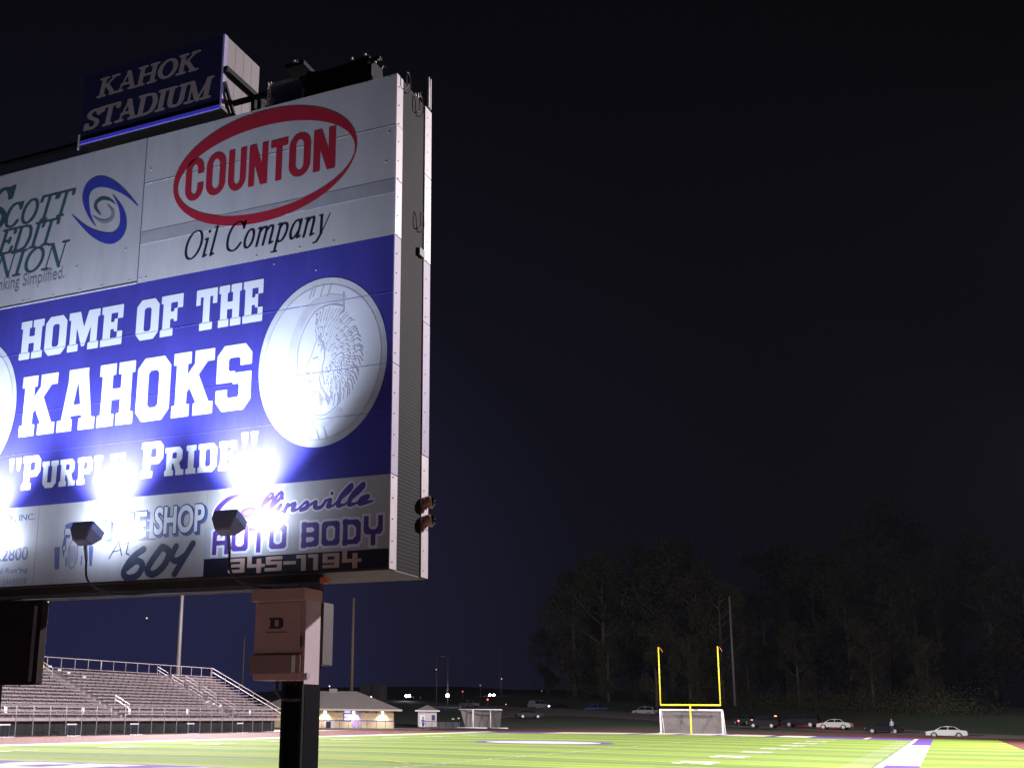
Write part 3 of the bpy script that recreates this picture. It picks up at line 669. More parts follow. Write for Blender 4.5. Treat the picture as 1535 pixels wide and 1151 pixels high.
# lower ads
sx1 = -7.955; sx2 = -10.66
sheet_panel('ad_sheet', sx1+.003, BXR-.008, 3.95, 4.799, m_white2); sheet_panel('ad_sheet', sx2+.003, sx1-.003, 3.74, 4.799, m_white); sheet_panel('ad_sheet', BXL, sx2-.003, 3.74, 4.799, m_white)
sheet_panel('ad_sheet', sx1+.003, BXR-.008, 3.74, 3.948, mat('near black vinyl', (.012, .012, .03), **VIN))
MB().box(sx1, sx1+.26, BY-0.00105, BY, 3.95, 4.33).build('pale_block', mat('pale grey vinyl block', (.38, .42, .50), **VIN), SB)

L1 = BY-0.00150; L2 = BY-0.00210; L3 = BY-0.00270
# --- COUNTON oval
ink = Ink().ellipse(-7.385, 9.03, 1.40, .79).ellipse(-7.36, 8.99, 1.345, .61, -1)
ink.mesh('oval_ring', P2(L1), m_red, SB, cell=.012)
def bold_sans(ink, text, x0, y0, x1, h):
    Wd = {'C': .66, 'O': .70, 'U': .66, 'N': .68, 'T': .62}; gap = .085; tot = sum(Wd[c]+gap for c in text)-gap; sx = (x1-x0)/tot; x = x0
    for c in text:
        w = Wd[c]; Q = lambda pts, sg=1: ink.poly([(x+p[0]*sx, y0+p[1]*h) for p in pts], sg); s_ = .225
        def ring(cy0, cy1, cut=None):
            for y_ in (cy0, cy1): ink.ellipse(x+w/2*sx, y0+y_*h, w/2*sx, .30*h)
            Q(RC(0, cy0, w, cy1))
            if True:
                for y_ in (cy0, cy1): ink.ellipse(x+w/2*sx, y0+y_*h, (w/2-s_)*sx, .155*h, -1)
                Q(RC(s_, cy0, w-s_, cy1), -1)
        if c in 'OC':
            ring(.29, .71)
            if c == 'C': Q(RC(w-s_-.06, .39, w+.1, .62), -1)
        elif c == 'U':
            ink.ellipse(x+w/2*sx, y0+.29*h, w/2*sx, .30*h); Q(RC(0, .29, w, 1)); ink.ellipse(x+w/2*sx, y0+.29*h, (w/2-s_)*sx, .155*h, -1); Q(RC(s_, .29, w-s_, 1.1), -1)
        elif c == 'N': Q(RC(0, 0, s_-.01, 1)); Q(RC(w-s_+.01, 0, w, 1)); Q([(0, 1), (s_+.02, 1), (w, 0), (w-s_-.02, 0)])
        elif c == 'T': Q(RC(w/2-s_/2, 0, w/2+s_/2, 1)); Q(RC(0, .82, w, 1))
        x += (w+gap)*sx
for gi, (ch, xa, xb, za, zb) in enumerate((('C', -8.585, -8.29, 8.76, .60), ('O', -8.25, -7.94, 8.77, .60), ('U', -7.90, -7.62, 8.765, .59), ('N', -7.58, -7.29, 8.77, .585), ('T', -7.25, -6.99, 8.77, .58), ('O', -6.97, -6.65, 8.765, .595), ('N', -6.61, -6.29, 8.77, .575))):
    ink = Ink(); bold_sans(ink, ch, xa, za, xb, zb); ink.mesh('lettering', P2(L1), m_red, SB, cell=.009)
ink = Ink(); serif_word(ink, 'Oil Company', -8.58, 7.915, -6.36, .40, a=.048, b=.018, shear=.24); ink.mesh('lettering', P2(L1), m_black, SB, cell=.009)
# --- credit union
ink = Ink()
serif_word(ink, 'Scott', -12.25, 8.985, -10.53, .47, a=.075, b=.030, shear=.27, small=.62)
ink.p = [q for q in ink.p]
ink = Ink(); serif_word(ink, 'S', -12.28, 8.98, -11.80, .66, a=.08, b=.03, shear=.27); serif_word(ink, 'COTT', -11.86, 8.985, -10.60, .36, a=.085, b=.035, shear=.27)
serif_word(ink, 'CREDIT', -12.55, 8.585, -10.84, .36, a=.085, b=.035, shear=.27); serif_word(ink, 'UNION', -12.35, 8.205, -10.62, .36, a=.085, b=.035, shear=.27)
ink.mesh('lettering', P2(L1), m_teal, SB, cell=.010)
font_word('lettering', 'Banking Simplified.', -12.0, 7.95, -10.58, 8.20, L1, m_grey_print, SB, shear=0)
# swirl: outlined arcs that taper, traced on the sign
def swirl(pxs, material, s=.9, end=(.1, .1)):
    pts = [atY(p[0], p[1], BY) for p in pxs]; rs = [p[2] for p in pxs]
    sp = smooth_pts([(p.x, p.z, r) for p, r in zip(pts, rs)], 6)
    ink = Ink(); ink.line([(p.x, p.y) for p in sp], 1, rs=[max(.002, p.z) for p in sp]); return ink.mesh('swirl', P2(L1), material, SB, cell=.009)
zt = lambda x, y: (x/4.652, 240+y/4.652)
def SW(lst): return [(*zt(x, y), r) for x, y, r in lst]
swirl(SW([(965, 325, .003), (900, 255, .02), (830, 200, .045), (750, 160, .07), (680, 155, .085), (625, 190, .085), (600, 250, .065), (605, 320, .045), (630, 400, .02), (668, 465, .003)]), m_swirl)
swirl(SW([(500, 378, .003), (570, 450, .02), (640, 505, .045), (720, 540, .07), (785, 545, .085), (835, 510, .085), (858, 450, .065), (855, 380, .045), (830, 310, .022), (785, 240, .003)]), m_swirl)
swirl(SW([(810, 312, .003), (765, 278, .015), (715, 270, .025), (675, 295, .03), (668, 335, .024), (705, 388, .003)]), m_teal)
swirl(SW([(645, 388, .003), (690, 420, .015), (740, 430, .026), (780, 405, .032), (785, 360, .024), (750, 312, .003)]), m_grey_print)
# --- blue panel words
ink = Ink(); slab_word(ink, 'HOME', -11.29, 6.90, -9.48, .565, gap=.07); slab_word(ink, 'OF', -9.25, 6.90, -8.50, .565, gap=.07); slab_word(ink, 'THE', -8.29, 6.90, -7.27, .56, gap=.07)
ink.mesh('lettering', P2(L1), m_letter, SB, cell=.011)
ink = Ink(); slab_word(ink, 'KAHOKS', -11.16, 5.78, -7.39, .86, gap=.06); ink.mesh('lettering', P2(L1), m_letter, SB, cell=.011)
ink = Ink(); slab_word(ink, 'Purple', -11.02, 5.03, -9.28, .47, gap=.07, small=.78); slab_word(ink, 'Pride', -9.01, 5.03, -7.56, .47, gap=.07, small=.78)
slab_word(ink, '"', -11.28, 5.03, -11.05, .46); slab_word(ink, '"', -7.50, 5.02, -7.25, .46); ink.mesh('lettering', P2(L1), m_letter, SB, cell=.010)
# --- medallions
def medallion(cx, cz, flip=1):
    rx, rz = .885, 1.06
    ink = Ink().ellipse(cx, cz, rx, rz); m0 = ink.mesh('medallion', P2(BY-0.00120), m_medal, SB, cell=.02)
    def add(ink, material, Y): return ink.mesh('medallion_line', P2(Y), material, SB, cell=.008)
    E = lambda t, k: (cx+rx*k*math.cos(t), cz+rz*k*math.sin(t))
    ink = Ink().ellipse(cx, cz, rx, rz).ellipse(cx, cz, rx*.925, rz*.925, -1); add(ink, m_relief2, BY-0.00165)
    ink = Ink().line([E(t*2*PI/72, .915) for t in range(73)], .006); add(ink, m_relief, BY-0.00210)
    q = lambda u, v, *_: (cx+u*rx, cz+v*rz)
    ink = Ink()
    cb = Ink().line([q(*p) for p in smooth_pts([(.30, .70), (.05, .74), (-.22, .64), (-.42, .34), (-.47, 0), (-.42, -.36), (-.22, -.66), (.04, -.74), (.28, -.62)], 6)], .055); add(cb, m_relief2, BY-.0019)
    # the big C
    ink.line([q(*p) for p in smooth_pts([(.32, .62), (.1, .66), (-.15, .58), (-.34, .3), (-.38, 0), (-.33, -.32), (-.15, -.58), (.08, -.64), (.3, -.52)], 6)], .008)
    ink.line([q(.32, .78), q(.33, .55)], .009); ink.line([q(.33, .55), q(.27, .53)], .009); ink.line([q(.3, -.3), q(.3, -.52)], .009)
    # arrow marks at top and bottom
    for s_ in (1, -1):
        for u in (-.22, -.05, .07): ink.line([q(u, .78*s_), q(u+.06, .92*s_)], .009)
        ink.line([q(-.12, .92*s_), q(-.16, .80*s_)], .009)
    # profile facing left and feather fan
    ink.line([q(*p) for p in smooth_pts([(-.02, .32), (-.10, .22), (-.14, .12), (-.20, .0), (-.24, -.1), (-.18, -.13), (-.20, -.2), (-.15, -.24), (-.16, -.32), (-.05, -.36), (.02, -.3)], 4)], .006)
    ink.line([q(*p) for p in smooth_pts([(-.06, .3), (.02, .2), (.05, .05), (.02, -.1), (.06, -.28)], 4)], .006)
    ink.line([q(-.13, .04), q(-.06, .05)], .007)
    rnd = random.Random(5)
    for ring, (r0, r1, n__, a0_, a1_) in enumerate(((.10, .19, 20, 130, -95), (.19, .30, 26, 128, -92), (.28, .40, 32, 124, -86), (.38, .49, 36, 118, -80), (.46, .60, 34, 112, -74))):
        for k in range(n__):
            t = math.radians(a0_+(a1_-a0_)*(k+rnd.uniform(-.25, .25))/n__); e0 = r0+rnd.uniform(-.01, .02); e1 = r1+rnd.uniform(-.02, .02); bend = rnd.uniform(.02, .05)
            P0 = (.06+e0*math.cos(t)*.95, .02+e0*math.sin(t)); P1 = (.06+e1*math.cos(t-.10)*.95, .02+e1*math.sin(t-.10)); PM = ((P0[0]+P1[0])/2+bend*.5, (P0[1]+P1[1])/2+bend)
            ink.line([q(*p) for p in smooth_pts([P0, PM, P1], 3)], .0034 if ring < 4 else .005)
    for k in range(12):
        u = -.04+.03*k; ink.line([q(u*.6, -.36-.02*k % .1), q(u*.6+.02, -.50-.03*math.sin(k))], .004)
    ink.line([q(*p) for p in smooth_pts([(.02, -.1), (-.02, -.22), (.05, -.36), (.1, -.42)], 4)], .008)
    add(ink, m_relief, BY-0.00225)
medallion(-6.40, 6.26); medallion(-12.14, 6.26)
# --- lower ads
def outlined(text, x0, z0, x1, z1, bold, shadow=(.03, -.025)):
    font_word('lettering', text, x0-.02+shadow[0], z0-.02+shadow[1], x1+.02+shadow[0], z1+.02+shadow[1], BY-0.00135, m_slate, SB, bold=bold+.045)
    font_word('lettering', text, x0-.015, z0-.015, x1+.015, z1+.015, BY-0.00180, m_navy, SB, bold=bold+.028)
    font_word('lettering', text, x0, z0, x1, z1, BY-0.00225, m_letter, SB, bold=bold)
outlined('THE', -9.58, 4.285, -8.86, 4.60, .03); outlined('SHOP', -8.74, 4.29, -7.98, 4.64, .03)
ink = Ink(); ink.line([(-9.42, 4.03), (-9.28, 4.24), (-9.22, 4.06)], .008); ink.line([(-9.38, 4.11), (-9.24, 4.13)], .006); ink.line([(-9.12, 4.25), (-9.15, 4.08), (-9.10, 4.06)], .009); ink.line([(-9.20, 4.20), (-8.98, 4.24), (-8.7, 4.24)], .006)
ink.mesh('lettering', P2(L1), m_navyg, SB, cell=.006)
ink = Ink()
ink.line(smooth_pts([(-8.88, 4.12), (-9.05, 4.02), (-9.17, 3.85), (-9.10, 3.77), (-8.95, 3.80), (-8.88, 3.92), (-8.98, 3.98), (-9.12, 3.90)], 4), .043)
ink.line(smooth_pts([(-8.60, 4.13), (-8.73, 3.98), (-8.80, 3.85), (-8.70, 3.80), (-8.55, 3.90), (-8.48, 4.06), (-8.58, 4.13)], 4), .045)
ink.line(smooth_pts([(-8.38, 4.13), (-8.44, 4.0), (-8.36, 3.95), (-8.22, 4.02)], 4), .040); ink.line(smooth_pts([(-8.13, 4.15), (-8.25, 3.98), (-8.38, 3.79)], 4), .042)
ink.mesh('lettering', P2(L1), m_navyg, SB, cell=.007)
# hot rod drawing
zc_ = lambda x, y: atY(60+x/8.225, 740+y/8.225, BY)
def HR(l): return [(zc_(*p).x, zc_(*p).z) for p in l]
ink = Ink()
for pl in ([(315, 380), (380, 350), (560, 345), (590, 370), (570, 425), (310, 430)], [(305, 505), (380, 500), (370, 545), (300, 545)], [(180, 660), (245, 650), (235, 930), (180, 930)], [(300, 520), (330, 560), (290, 800), (270, 660)], [(315, 780), (330, 780), (330, 890), (315, 890)], [(510, 760), (525, 760), (515, 880), (500, 880)], [(600, 640), (660, 640), (640, 890), (610, 890)], [(555, 700), (575, 700), (565, 780), (550, 780)]):
    ink.poly(HR(pl))
c = HR([(405, 740)])[0]; ink.ellipse(c[0], c[1], .085, .19); ink.ellipse(c[0], c[1], .075, .178, -1)
for xx in (365, 385, 405, 425, 445): ink.line(HR([(xx, 640), (xx, 850)]), .004)
for q_ in ((300, 670), (560, 655)):
    c = HR([q_])[0]; ink.ellipse(c[0], c[1], .036, .05); ink.ellipse(c[0], c[1], .020, .034, -1)
ink.line(HR([(305, 440), (300, 500)]), .008); ink.line(HR([(420, 430), (560, 430)]), .006)
ink.mesh('car_drawing', P2(L1), m_slate, SB, cell=.007)
# body shop
ink = Ink()
script = [[(0, .62, .03), (-.0, .62, .03)],
 [(.27, .88, .02), (.20, .98, .035), (.08, .86, .05), (.0, .55, .06), (.02, .3, .06), (.12, .2, .05), (.25, .3, .03)],
 [(.40, .5, .03), (.33, .42, .045), (.33, .27, .05), (.42, .25, .045), (.46, .38, .04), (.41, .5, .03), (.5, .45, .02)],
 [(.5, .42, .02), (.62, .8, .04), (.58, .92, .03), (.54, .6, .045), (.55, .3, .045), (.62, .3, .02)], [(.62, .3, .02), (.73, .75, .04), (.70, .92, .03), (.65, .6, .045), (.66, .3, .045), (.73, .32, .02)],
 [(.76, .5, .04), (.74, .3, .045), (.80, .3, .02)], [(.84, .5, .035), (.83, .28, .045)], [(.84, .42, .03), (.92, .5, .04), (.92, .3, .045), (.98, .3, .02)],
 [(.98, .3, .02), (1.05, .52, .03), (1.08, .35, .045), (1.02, .27, .04)], [(1.08, .35, .03), (1.16, .5, .03), (1.17, .32, .045), (1.24, .3, .035), (1.27, .5, .03)],
 [(1.27, .5, .02), (1.32, .5, .04), (1.32, .3, .045), (1.37, .32, .02)], [(1.37, .3, .02), (1.50, .75, .04), (1.49, .93, .03), (1.43, .6, .045), (1.43, .3, .045), (1.5, .32, .02)],
 [(1.50, .3, .02), (1.63, .75, .04), (1.62, .93, .03), (1.55, .6, .045), (1.55, .3, .045), (1.63, .32, .02)], [(1.63, .34, .02), (1.72, .42, .035), (1.73, .52, .03), (1.67, .45, .045), (1.67, .29, .045), (1.80, .34, .02)]]
X0s, Z0s, kx, kz = -7.83, 4.36, 1.20, .37
for st in script[1:]:
    sp = smooth_pts([(X0s+(p[0]+(p[1]-.3)*.12)*kx, Z0s+(p[1]-.05)*kz+p[0]*.02, p[2]*.62) for p in st], 4); ink.line([(p.x, p.y) for p in sp], 1, rs=[max(.008, p.z) for p in sp])
ink.cap((X0s+.80*kx, Z0s+.26), (X0s+.80*kx, Z0s+.26), .022); ink.cap((X0s+1.36*kx, Z0s+.27), (X0s+1.36*kx, Z0s+.27), .022)
ink.grow(.020).mesh('lettering', P2(BY-0.00135), m_letter, SB, cell=.008); ink.mesh('lettering', P2(BY-0.00195), m_purple_print, SB, cell=.007)
ink = Ink(); tech_word(ink, 'AUTO BODY', -7.84, 4.02, -5.53, .285); ink.grow(.028).mesh('lettering', P2(BY-0.00165), m_letter, SB, cell=.008); ink.mesh('lettering', P2(BY-0.00225), m_purple_print, SB, cell=.007)
ink = Ink(); tech_word(ink, '345-1194', -7.58, 3.765, -5.82, .165, a=.11, b=.12, gap=.14); ink.mesh('lettering', P2(L1), mat('bronze lettering', (.50, .36, .30), **VIN), SB, cell=.007)
# roofing ad
font_word('lettering', 'CO., INC.', -11.35, 4.60, -10.72, 4.70, L1, m_slate, SB, bold=.01)
font_word('lettering', '1972', -11.15, 4.37, -10.95, 4.45, L1, m_slate, SB)
font_word('lettering', '4.2800', -11.42, 4.08, -10.79, 4.26, L1, m_slate, SB, bold=.015)
font_word('lettering', 'Residential Roofing', -11.75, 3.90, -10.77, 3.99, L1, m_slate2, SB, bold=.01)
font_word('lettering', 'HOOSE LAKESIDE', -11.55, 3.76, -10.77, 3.84, L1, m_slate2, SB)

# screws and small bright chips along the top
sc = MB(); rnd = random.Random(2)
for k in range(46):
    x = rnd.uniform(BXL, BXR-.1); z = rnd.choice([BZ1-.03, 7.78, rnd.uniform(7.8, 9.8), rnd.uniform(4.0, 7.7)]); sc.box(x-.008, x+.008, BY-.003, BY-0.00030, z-.007, z+.007)
o = sc.build('screw', m_white, SB); o['kind'] = 'stuff'

# posts and beams below
MB().box(-6.93, -6.66, 11.15, atX(479, 1090, -6.66).y, -.05, BZ0-.012).build('post', m_postblack, SB, bevel=.01)
MB().box(-12.06, -11.62, 11.15, 11.45, -.05, BZ0-.012).build('post', m_postblack, SB, bevel=.01)
for x in (-6.92, -6.68): MB().box(x-.02, x+.02, 11.10, 11.147, -.05, BZ0-.2).build('post_flange', m_darksteel, SB)
MB().box(BXL, -6.35, BY+.06, BY+.14, 3.54, BZ0-.012).build('lower_skirt', m_backsteel, SB)
MB().tube([(BXL, BY+.03, 3.552), (-7.2, BY+.03, 3.552)], .011, 6).build('conduit', m_alu2, SB)
MB().box(-6.34, -6.24, BY+.02, BY+.08, 3.60, 3.66).build('marker_light', m_orange, SB)

# superstructure on top of the board
def post(x, y, z1, w=.08, mm=m_darksteel, name='top_post'): return MB().box(x-w/2, x+w/2, y-w/2, y+w/2, BZ1, z1).build(name, mm, SB)
for x in (-12.3, -10.3, -8.35, -6.9, -5.75): post(x, 11.75, 10.29)
MB().box(-12.6, -6.2, 11.72, 11.80, 10.22, 10.29).build('top_rail', m_darksteel, SB)
MB().box(-12.6, -6.3, 11.06, 11.13, 10.20, 10.25).build('top_rail', m_darksteel, SB)
for x in (-7.72, -7.30, -6.6, -5.95): post(x, 11.1, 10.25, .06)
# screen frame behind, dark cloth
pa = atY(409, 125, 11.02); pb = atY(452, 118, 11.02)
MB().box(pa.x, pb.x, 11.01, 11.03, BZ1+.01, (pa.z+pb.z)/2-.05).build('screen_panel', mat('dark navy cloth', (.05, .05, .13)), SB)
lat = MB(); px_ = atY(403.5, 140, 10.98); za = atY(403.5, 124, 10.98).z
for dx_ in (-.022, .022): lat.box(px_.x+dx_-.006, px_.x+dx_+.006, 10.975, 10.987, BZ1, za)
n_ = 8
for k in range(n_): lat.bar((px_.x+(-.02 if k % 2 else .02), 10.98, BZ1+(za-BZ1)*k/n_), (px_.x+(.02 if k % 2 else -.02), 10.98, BZ1+(za-BZ1)*(k+1)/n_), .012)
lat.build('lattice_post', m_whitepaint, SB)
lat = MB()
for y_ in (11.80, 11.86): lat.box(BXR-.02, BXR, y_-.008, y_+.008, BZ1+.05, 10.36)
for k in range(10): lat.bar((BXR-.01, 11.80 if k % 2 else 11.86, BZ1+.08+.028*k), (BXR-.01, 11.86 if k % 2 else 11.80, BZ1+.08+.028*(k+1)), .012)
lat.build('lattice_post', m_whitepaint, SB)
sl = MB()
for k in range(13): sl.box(pa.x+.01+.026*k, pa.x+.027+.026*k, 10.98, 11.0, (pa.z+pb.z)/2-.045, (pa.z+pb.z)/2+.0)
sl.build('vent_louvre', m_alu2, SB)
sl = MB()
for k in range(6): sl.box(BXR-.28+.035*k, BXR-.26+.035*k, 11.7, 11.74, 10.05, 10.11)
sl.build('vent_louvre', m_alu2, SB)

# STADIUM NAME SIGN on top
SX0, SX1 = -10.52, -8.075; SY = 10.86; SZ0, SZ1 = 10.085, 11.15
SG = thing('stadium_name_sign', 'dark blue box sign with pale serif lettering on top of the scoreboard', 'sign', (-9.3, SY, SZ0))
MB().box(SX0, SX1-.03, SY, SY+.02, SZ0, SZ1).build('sign_face', m_signblue, SG)
MB().box(SX0, SX1-.03, SY+.022, SY+.86, SZ0+.02, SZ1-.01).build('sign_body', m_darksteel, SG)
MB().box(SX0, SX1-.03, SY-.006, SY-.002, SZ0-.045, SZ0+.01).build('bottom_trim', m_signtrim, SG)
MB().box(SX0, SX1, SY+.0, SY+.86, SZ0-.05, SZ0-.01).build('bottom_plate', mat('dull grey sign underside', (.06, .07, .10)), SG)
MB().box(SX1-.028, SX1, SY-.005, SY+.07, SZ0-.02, SZ1+.0).build('edge_trim', mat('lilac painted edge', (.30, .26, .50)), SG)
for k in range(4): MB().box(SX1-.026, SX1-.008, SY+.073+.197*k, SY+.264+.197*k, SZ0-.02, SZ1-.0).build('side_cladding', mat('dull sign cladding', (.20, .17, .175), noise=(3, .1)), SG)
MB().bar((SX1+.03, SY-.0, 10.62), (SX1+.03, SY+1.0, 10.62), .07, .07).build('side_beam', m_darksteel, SG)
MB().bar((SX1+.03, SY+.0, 10.42), (SX1+.03, SY+.32, 9.95), .04, .04).build('side_strut', m_darksteel, SG)
MB().box(SX1+.0, SX1+.06, SY+.84, SY+.94, BZ1, 10.62).build('side_post', m_darksteel, SG)
MB().box(SX0-.03, SX0-.005, SY-.01, SY+.03, 9.97, 10.20).build('end_bracket', m_alu2, SG)
ink = Ink(); serif_word(ink, 'KAHOK', -10.26, 10.735, -8.52, .27, a=.150, b=.072, shear=.18); ink.mesh('lettering', lambda u, v: (u, SY-.0012, v), m_letter_aged, SG, cell=.009)
ink = Ink(); serif_word(ink, 'STADIUM', -10.46, 10.255, -8.27, .29, a=.150, b=.072, shear=.18); ink.mesh('lettering', lambda u, v: (u, SY-.0012, v), m_letter_aged, SG, cell=.009)

# loudspeaker cluster
SP = thing('loudspeaker_cluster', 'black loudspeaker cabinets in a frame on top of the scoreboard', 'loudspeaker', (-6.5, 11.4, BZ1))
for x, z, w, h, t in ((-6.78, 10.15, .5, .5, -.1), (-6.25, 10.2, .55, .6, .05)):
    MB().prism([(x-w/2, z-h/2), (x+w/2, z-h/2+t*.3), (x+w/2-.06, z+h/2), (x-w/2+.06, z+h/2-t)], 'y', 11.2, 11.6).build('speaker_box', m_darksteel, SP, bevel=.01)
MB().box(-7.05, -5.85, 11.15, 11.22, 10.36, 10.40).build('frame_bar', m_darksteel, SP)
MB().box(-7.32, -7.02, 11.2, 11.5, 10.62, 10.68).build('frame_bar', m_darksteel, SP)
for px, py in ((441, 92), (446, 92), (527, 88), (547, 82), (553, 93), (562, 93), (567, 89)):  # pale chips put in for small highlights on the speakers
    p = atY(px, py, 11.16); MB().box(p.x-.014, p.x+.014, 11.15, 11.18, p.z-.012, p.z+.012).build('highlight_chip', m_alu, SP)
p = atY(575, 100, 11.16); MB().bar((p.x-.03, 11.16, p.z-.03), (p.x, 11.16, p.z+.02), .012).bar((p.x, 11.16, p.z+.02), (p.x+.03, 11.16, p.z-.02), .012).build('highlight_chip', m_alu, SP)

# camera-like horns on the side
for k, (zz, lab) in enumerate(((4.61, 'upper of two small brown horns with dark domes on the scoreboard edge'), (4.385, 'lower of two small brown horns with dark domes on the scoreboard edge'))):
    hn = thing('side_horn', lab, 'horn', (-5.40, 11.74, zz), 'horns on the scoreboard edge')
    MB().tube([(-5.43, 11.74, zz-.07), (-5.42, 11.74, zz-.02), (-5.395, 11.75, zz+.01), (-5.35, 11.77, zz+.02)], [.035, .065, .078, .080], 14).build('horn_body', m_horn, hn, smooth=True)
    MB().tube([(-5.352, 11.77, zz+.02), (-5.32, 11.782, zz+.024), (-5.30, 11.79, zz+.026)], [.070, .055, .015], 14).build('glass_dome', m_glassdark, hn, smooth=True)
    MB().tube([(-5.435, 11.68, zz-.12), (-5.42, 11.69, zz-.02)], .03, 8).build('mount', m_horn, hn)

# floodlights
def floodlight(lx, label):
    fl_ = thing('floodlight', label, 'floodlight', (lx, LAMP_Y, LAMP_Z-.5), 'floodlights shining up at the scoreboard')
    rot = Matrix.Rotation(math.radians(-28), 3, 'X')
    def T(p): v = rot @ Vector(p); return (lx+v.x, LAMP_Y+v.y, LAMP_Z+v.z)
    hb = MB(); w, w2 = .165, .105
    top = [(-w, -.13, .10), (w, -.13, .10), (w, .13, .10), (-w, .13, .10)]; mid = [(-w, -.13, .0), (w, -.13, .0), (w, .13, .0), (-w, .13, .0)]; bot = [(-w2, -.07, -.13), (w2, -.07, -.13), (w2, .07, -.13), (-w2, .07, -.13)]
    V = [T(p) for p in top+mid+bot]; hb.v = V
    for a in (0, 4):
        for i in range(4): hb.f.append((a+i, a+(i+1) % 4, a+4+(i+1) % 4, a+4+i)); hb.mi.append(0)
    hb.f.append((8, 9, 10, 11)); hb.mi.append(0); hb.build('housing', m_lamp, fl_, bevel=.012)
    MB().face([T((-w+.02, -.11, .095)), T((w-.02, -.11, .095)), T((w-.02, .11, .095)), T((-w+.02, .11, .095))]).build('lens', m_lens, fl_)
    MB().tube([(lx+.01, LAMP_Y, LAMP_Z-.14), (lx+.02, LAMP_Y+.02, LAMP_Z-.32)], .022, 8).build('knuckle', m_lamp, fl_)
    MB().tube(smooth_pts([(lx+.02, LAMP_Y+.02, LAMP_Z-.30), (lx+.03, LAMP_Y+.05, LAMP_Z-.55), (lx+.12, LAMP_Y+.2, LAMP_Z-.68), (lx+.35, LAMP_Y+.42, LAMP_Z-.71), (lx+.7, BY-.0, LAMP_Z-.70)], 5), .014, 8).build('cord_arm', m_rubber, fl_)
    return fl_
floodlight(LAMP_X[0], 'floodlight in front of the body shop ad, right of the three'); floodlight(LAMP_X[1], 'floodlight in front of the hot rod drawing on the lower ad'); floodlight(LAMP_X[2], 'floodlight at the left, in front of the roofing ad')

# control cabinet on the right post
CB = thing('control_cabinet', 'taupe steel control cabinet with a dark letter D, on the right scoreboard post', 'cabinet', (-6.8, 10.9, 2.48))
cy0 = 10.62; cx0 = -7.03; cx1 = -6.37
MB().box(cx0, cx1, cy0, 10.96, 2.50, 3.46).build('body', m_cab, CB, bevel=.006)
MB().box(cx1+.001, cx1+.008, cy0+.01, 10.955, 2.46, 3.40).build('side_plate', m_cabside, CB)
MB().box(cx0-.03, cx1+.012, cy0-.05, 10.98, 3.38, 3.52).build('hood', m_cab, CB, bevel=.006)
MB().box(cx0-.03, cx1-.02, cy0-.045, cy0-.002, 2.57, 2.78).build('lower_cover', mat('darker taupe cover', (.30, .19, .18), noise=(3, .1)), CB, bevel=.006)
MB().box(cx0+.02, cx1-.04, cy0-.012, cy0-.001, 2.80, 3.36).build('door', m_cab, CB, bevel=.004)
MB().box(cx1-.12, cx1-.075, cy0-.055, cy0-.046, 2.585, 2.77).build('light_sliver', m_whitepaint, CB)  # white strip put in for a sliver of light on the cover
MB().box(cx1-.03, cx1-.01, cy0-.03, cy0-.002, 2.86, 2.98).build('latch', m_darksteel, CB)
MB().box(cx1+.009, cx1+.03, cy0+.03, cy0+.10, 2.52, 2.58).build('side_bracket', m_alu2, CB)
ink = Ink(); slab_word(ink, 'D', -6.83, 3.07, -6.64, .125, shear=0); ink.mesh('emblem', lambda u, v: (u, cy0-.014, v), m_emblem, CB, cell=.004)
MB().box(-6.87, -6.59, cy0-.0135, cy0-.0125, 3.025, 3.038).build('emblem_line', mat('faded emblem line', (.16, .09, .10)), CB)
MB().tube(smooth_pts([(-6.88, 10.9, 2.50), (-6.88, 10.9, 2.40), (-6.85, 10.95, 2.32), (-6.75, 11.0, 2.29), (-6.68, 11.12, 2.30)], 5), .022, 8).build('cable', m_rubber, CB, smooth=True)
for k in range(3): MB().tube([(-6.70+.09*k, 10.85, 2.50), (-6.70+.09*k, 10.85, 2.46)], .02, 8).build('cable_gland', m_darksteel, CB)
EB = thing('junction_box', 'plain brown box mounted behind the control cabinet on the right post', 'box', (-6.5, 11.6, 2.7))
MB().box(-6.75, -6.60, atX(484, 950, -6.6).y, atX(499.5, 950, -6.6).y, 2.70, 3.44).build('box_body', mat('brown painted steel', (.10, .08, .08)), EB, bevel=.008)
pe = atY(70, 960, 10.93).x
LB = thing('left_enclosure', 'large dark enclosure with a grey edge, on the left scoreboard post', 'enclosure', (-11.2, 11, 2.45))
MB().box(pe-1.1, pe, 10.78, 10.93, 2.46, 3.53).build('enclosure_body', mat('very dark brown steel', (.020, .012, .014), spec=.15), LB, bevel=.02)
MB().box(pe-.10, pe-.05, 10.765, 10.777, 2.50, 3.46).build('edge_strip', mat('grey rubbed strip', (.16, .15, .20)), LB)

# ================================================================== STADIUM LIGHT MASTS
def mast(x, y, label, tilt_to):
    ms = thing('stadium_light_mast', label, 'light mast', (x, y, 0), 'stadium light masts')
    MB().tube([(x, y, -.1), (x, y, 13), (x, y, 27)], [.34, .26, .15], 12).build('pole', m_alu2, ms, smooth=True)
    sgn = 1 if tilt_to > x else -1
    for k, z in enumerate((24.6, 25.6, 26.6)):
        MB().box(x-.06, x+.06, y-2.6, y+2.6, z-.06, z+.06).build('crossarm', m_alu2, ms)
        for j in range(6):
            yy = y-2.3+.92*j; h = MB().tube([(x+sgn*.15, yy, z), (x+sgn*.3, yy, z-.05), (x+sgn*.65, yy, z-.3)], [.1, .2, .30], 10).build('lamp_head', m_alu2, ms)
    return ms
mast(-84, 110.5, 'tall pale light mast rising behind the bleachers', 0); mast(-84, 52, 'light mast behind the left end of the bleachers', 0)
mast(21, 52, 'light mast right of the field, nearer one', -50); mast(21, 110, 'light mast right of the field, farther one', -50)

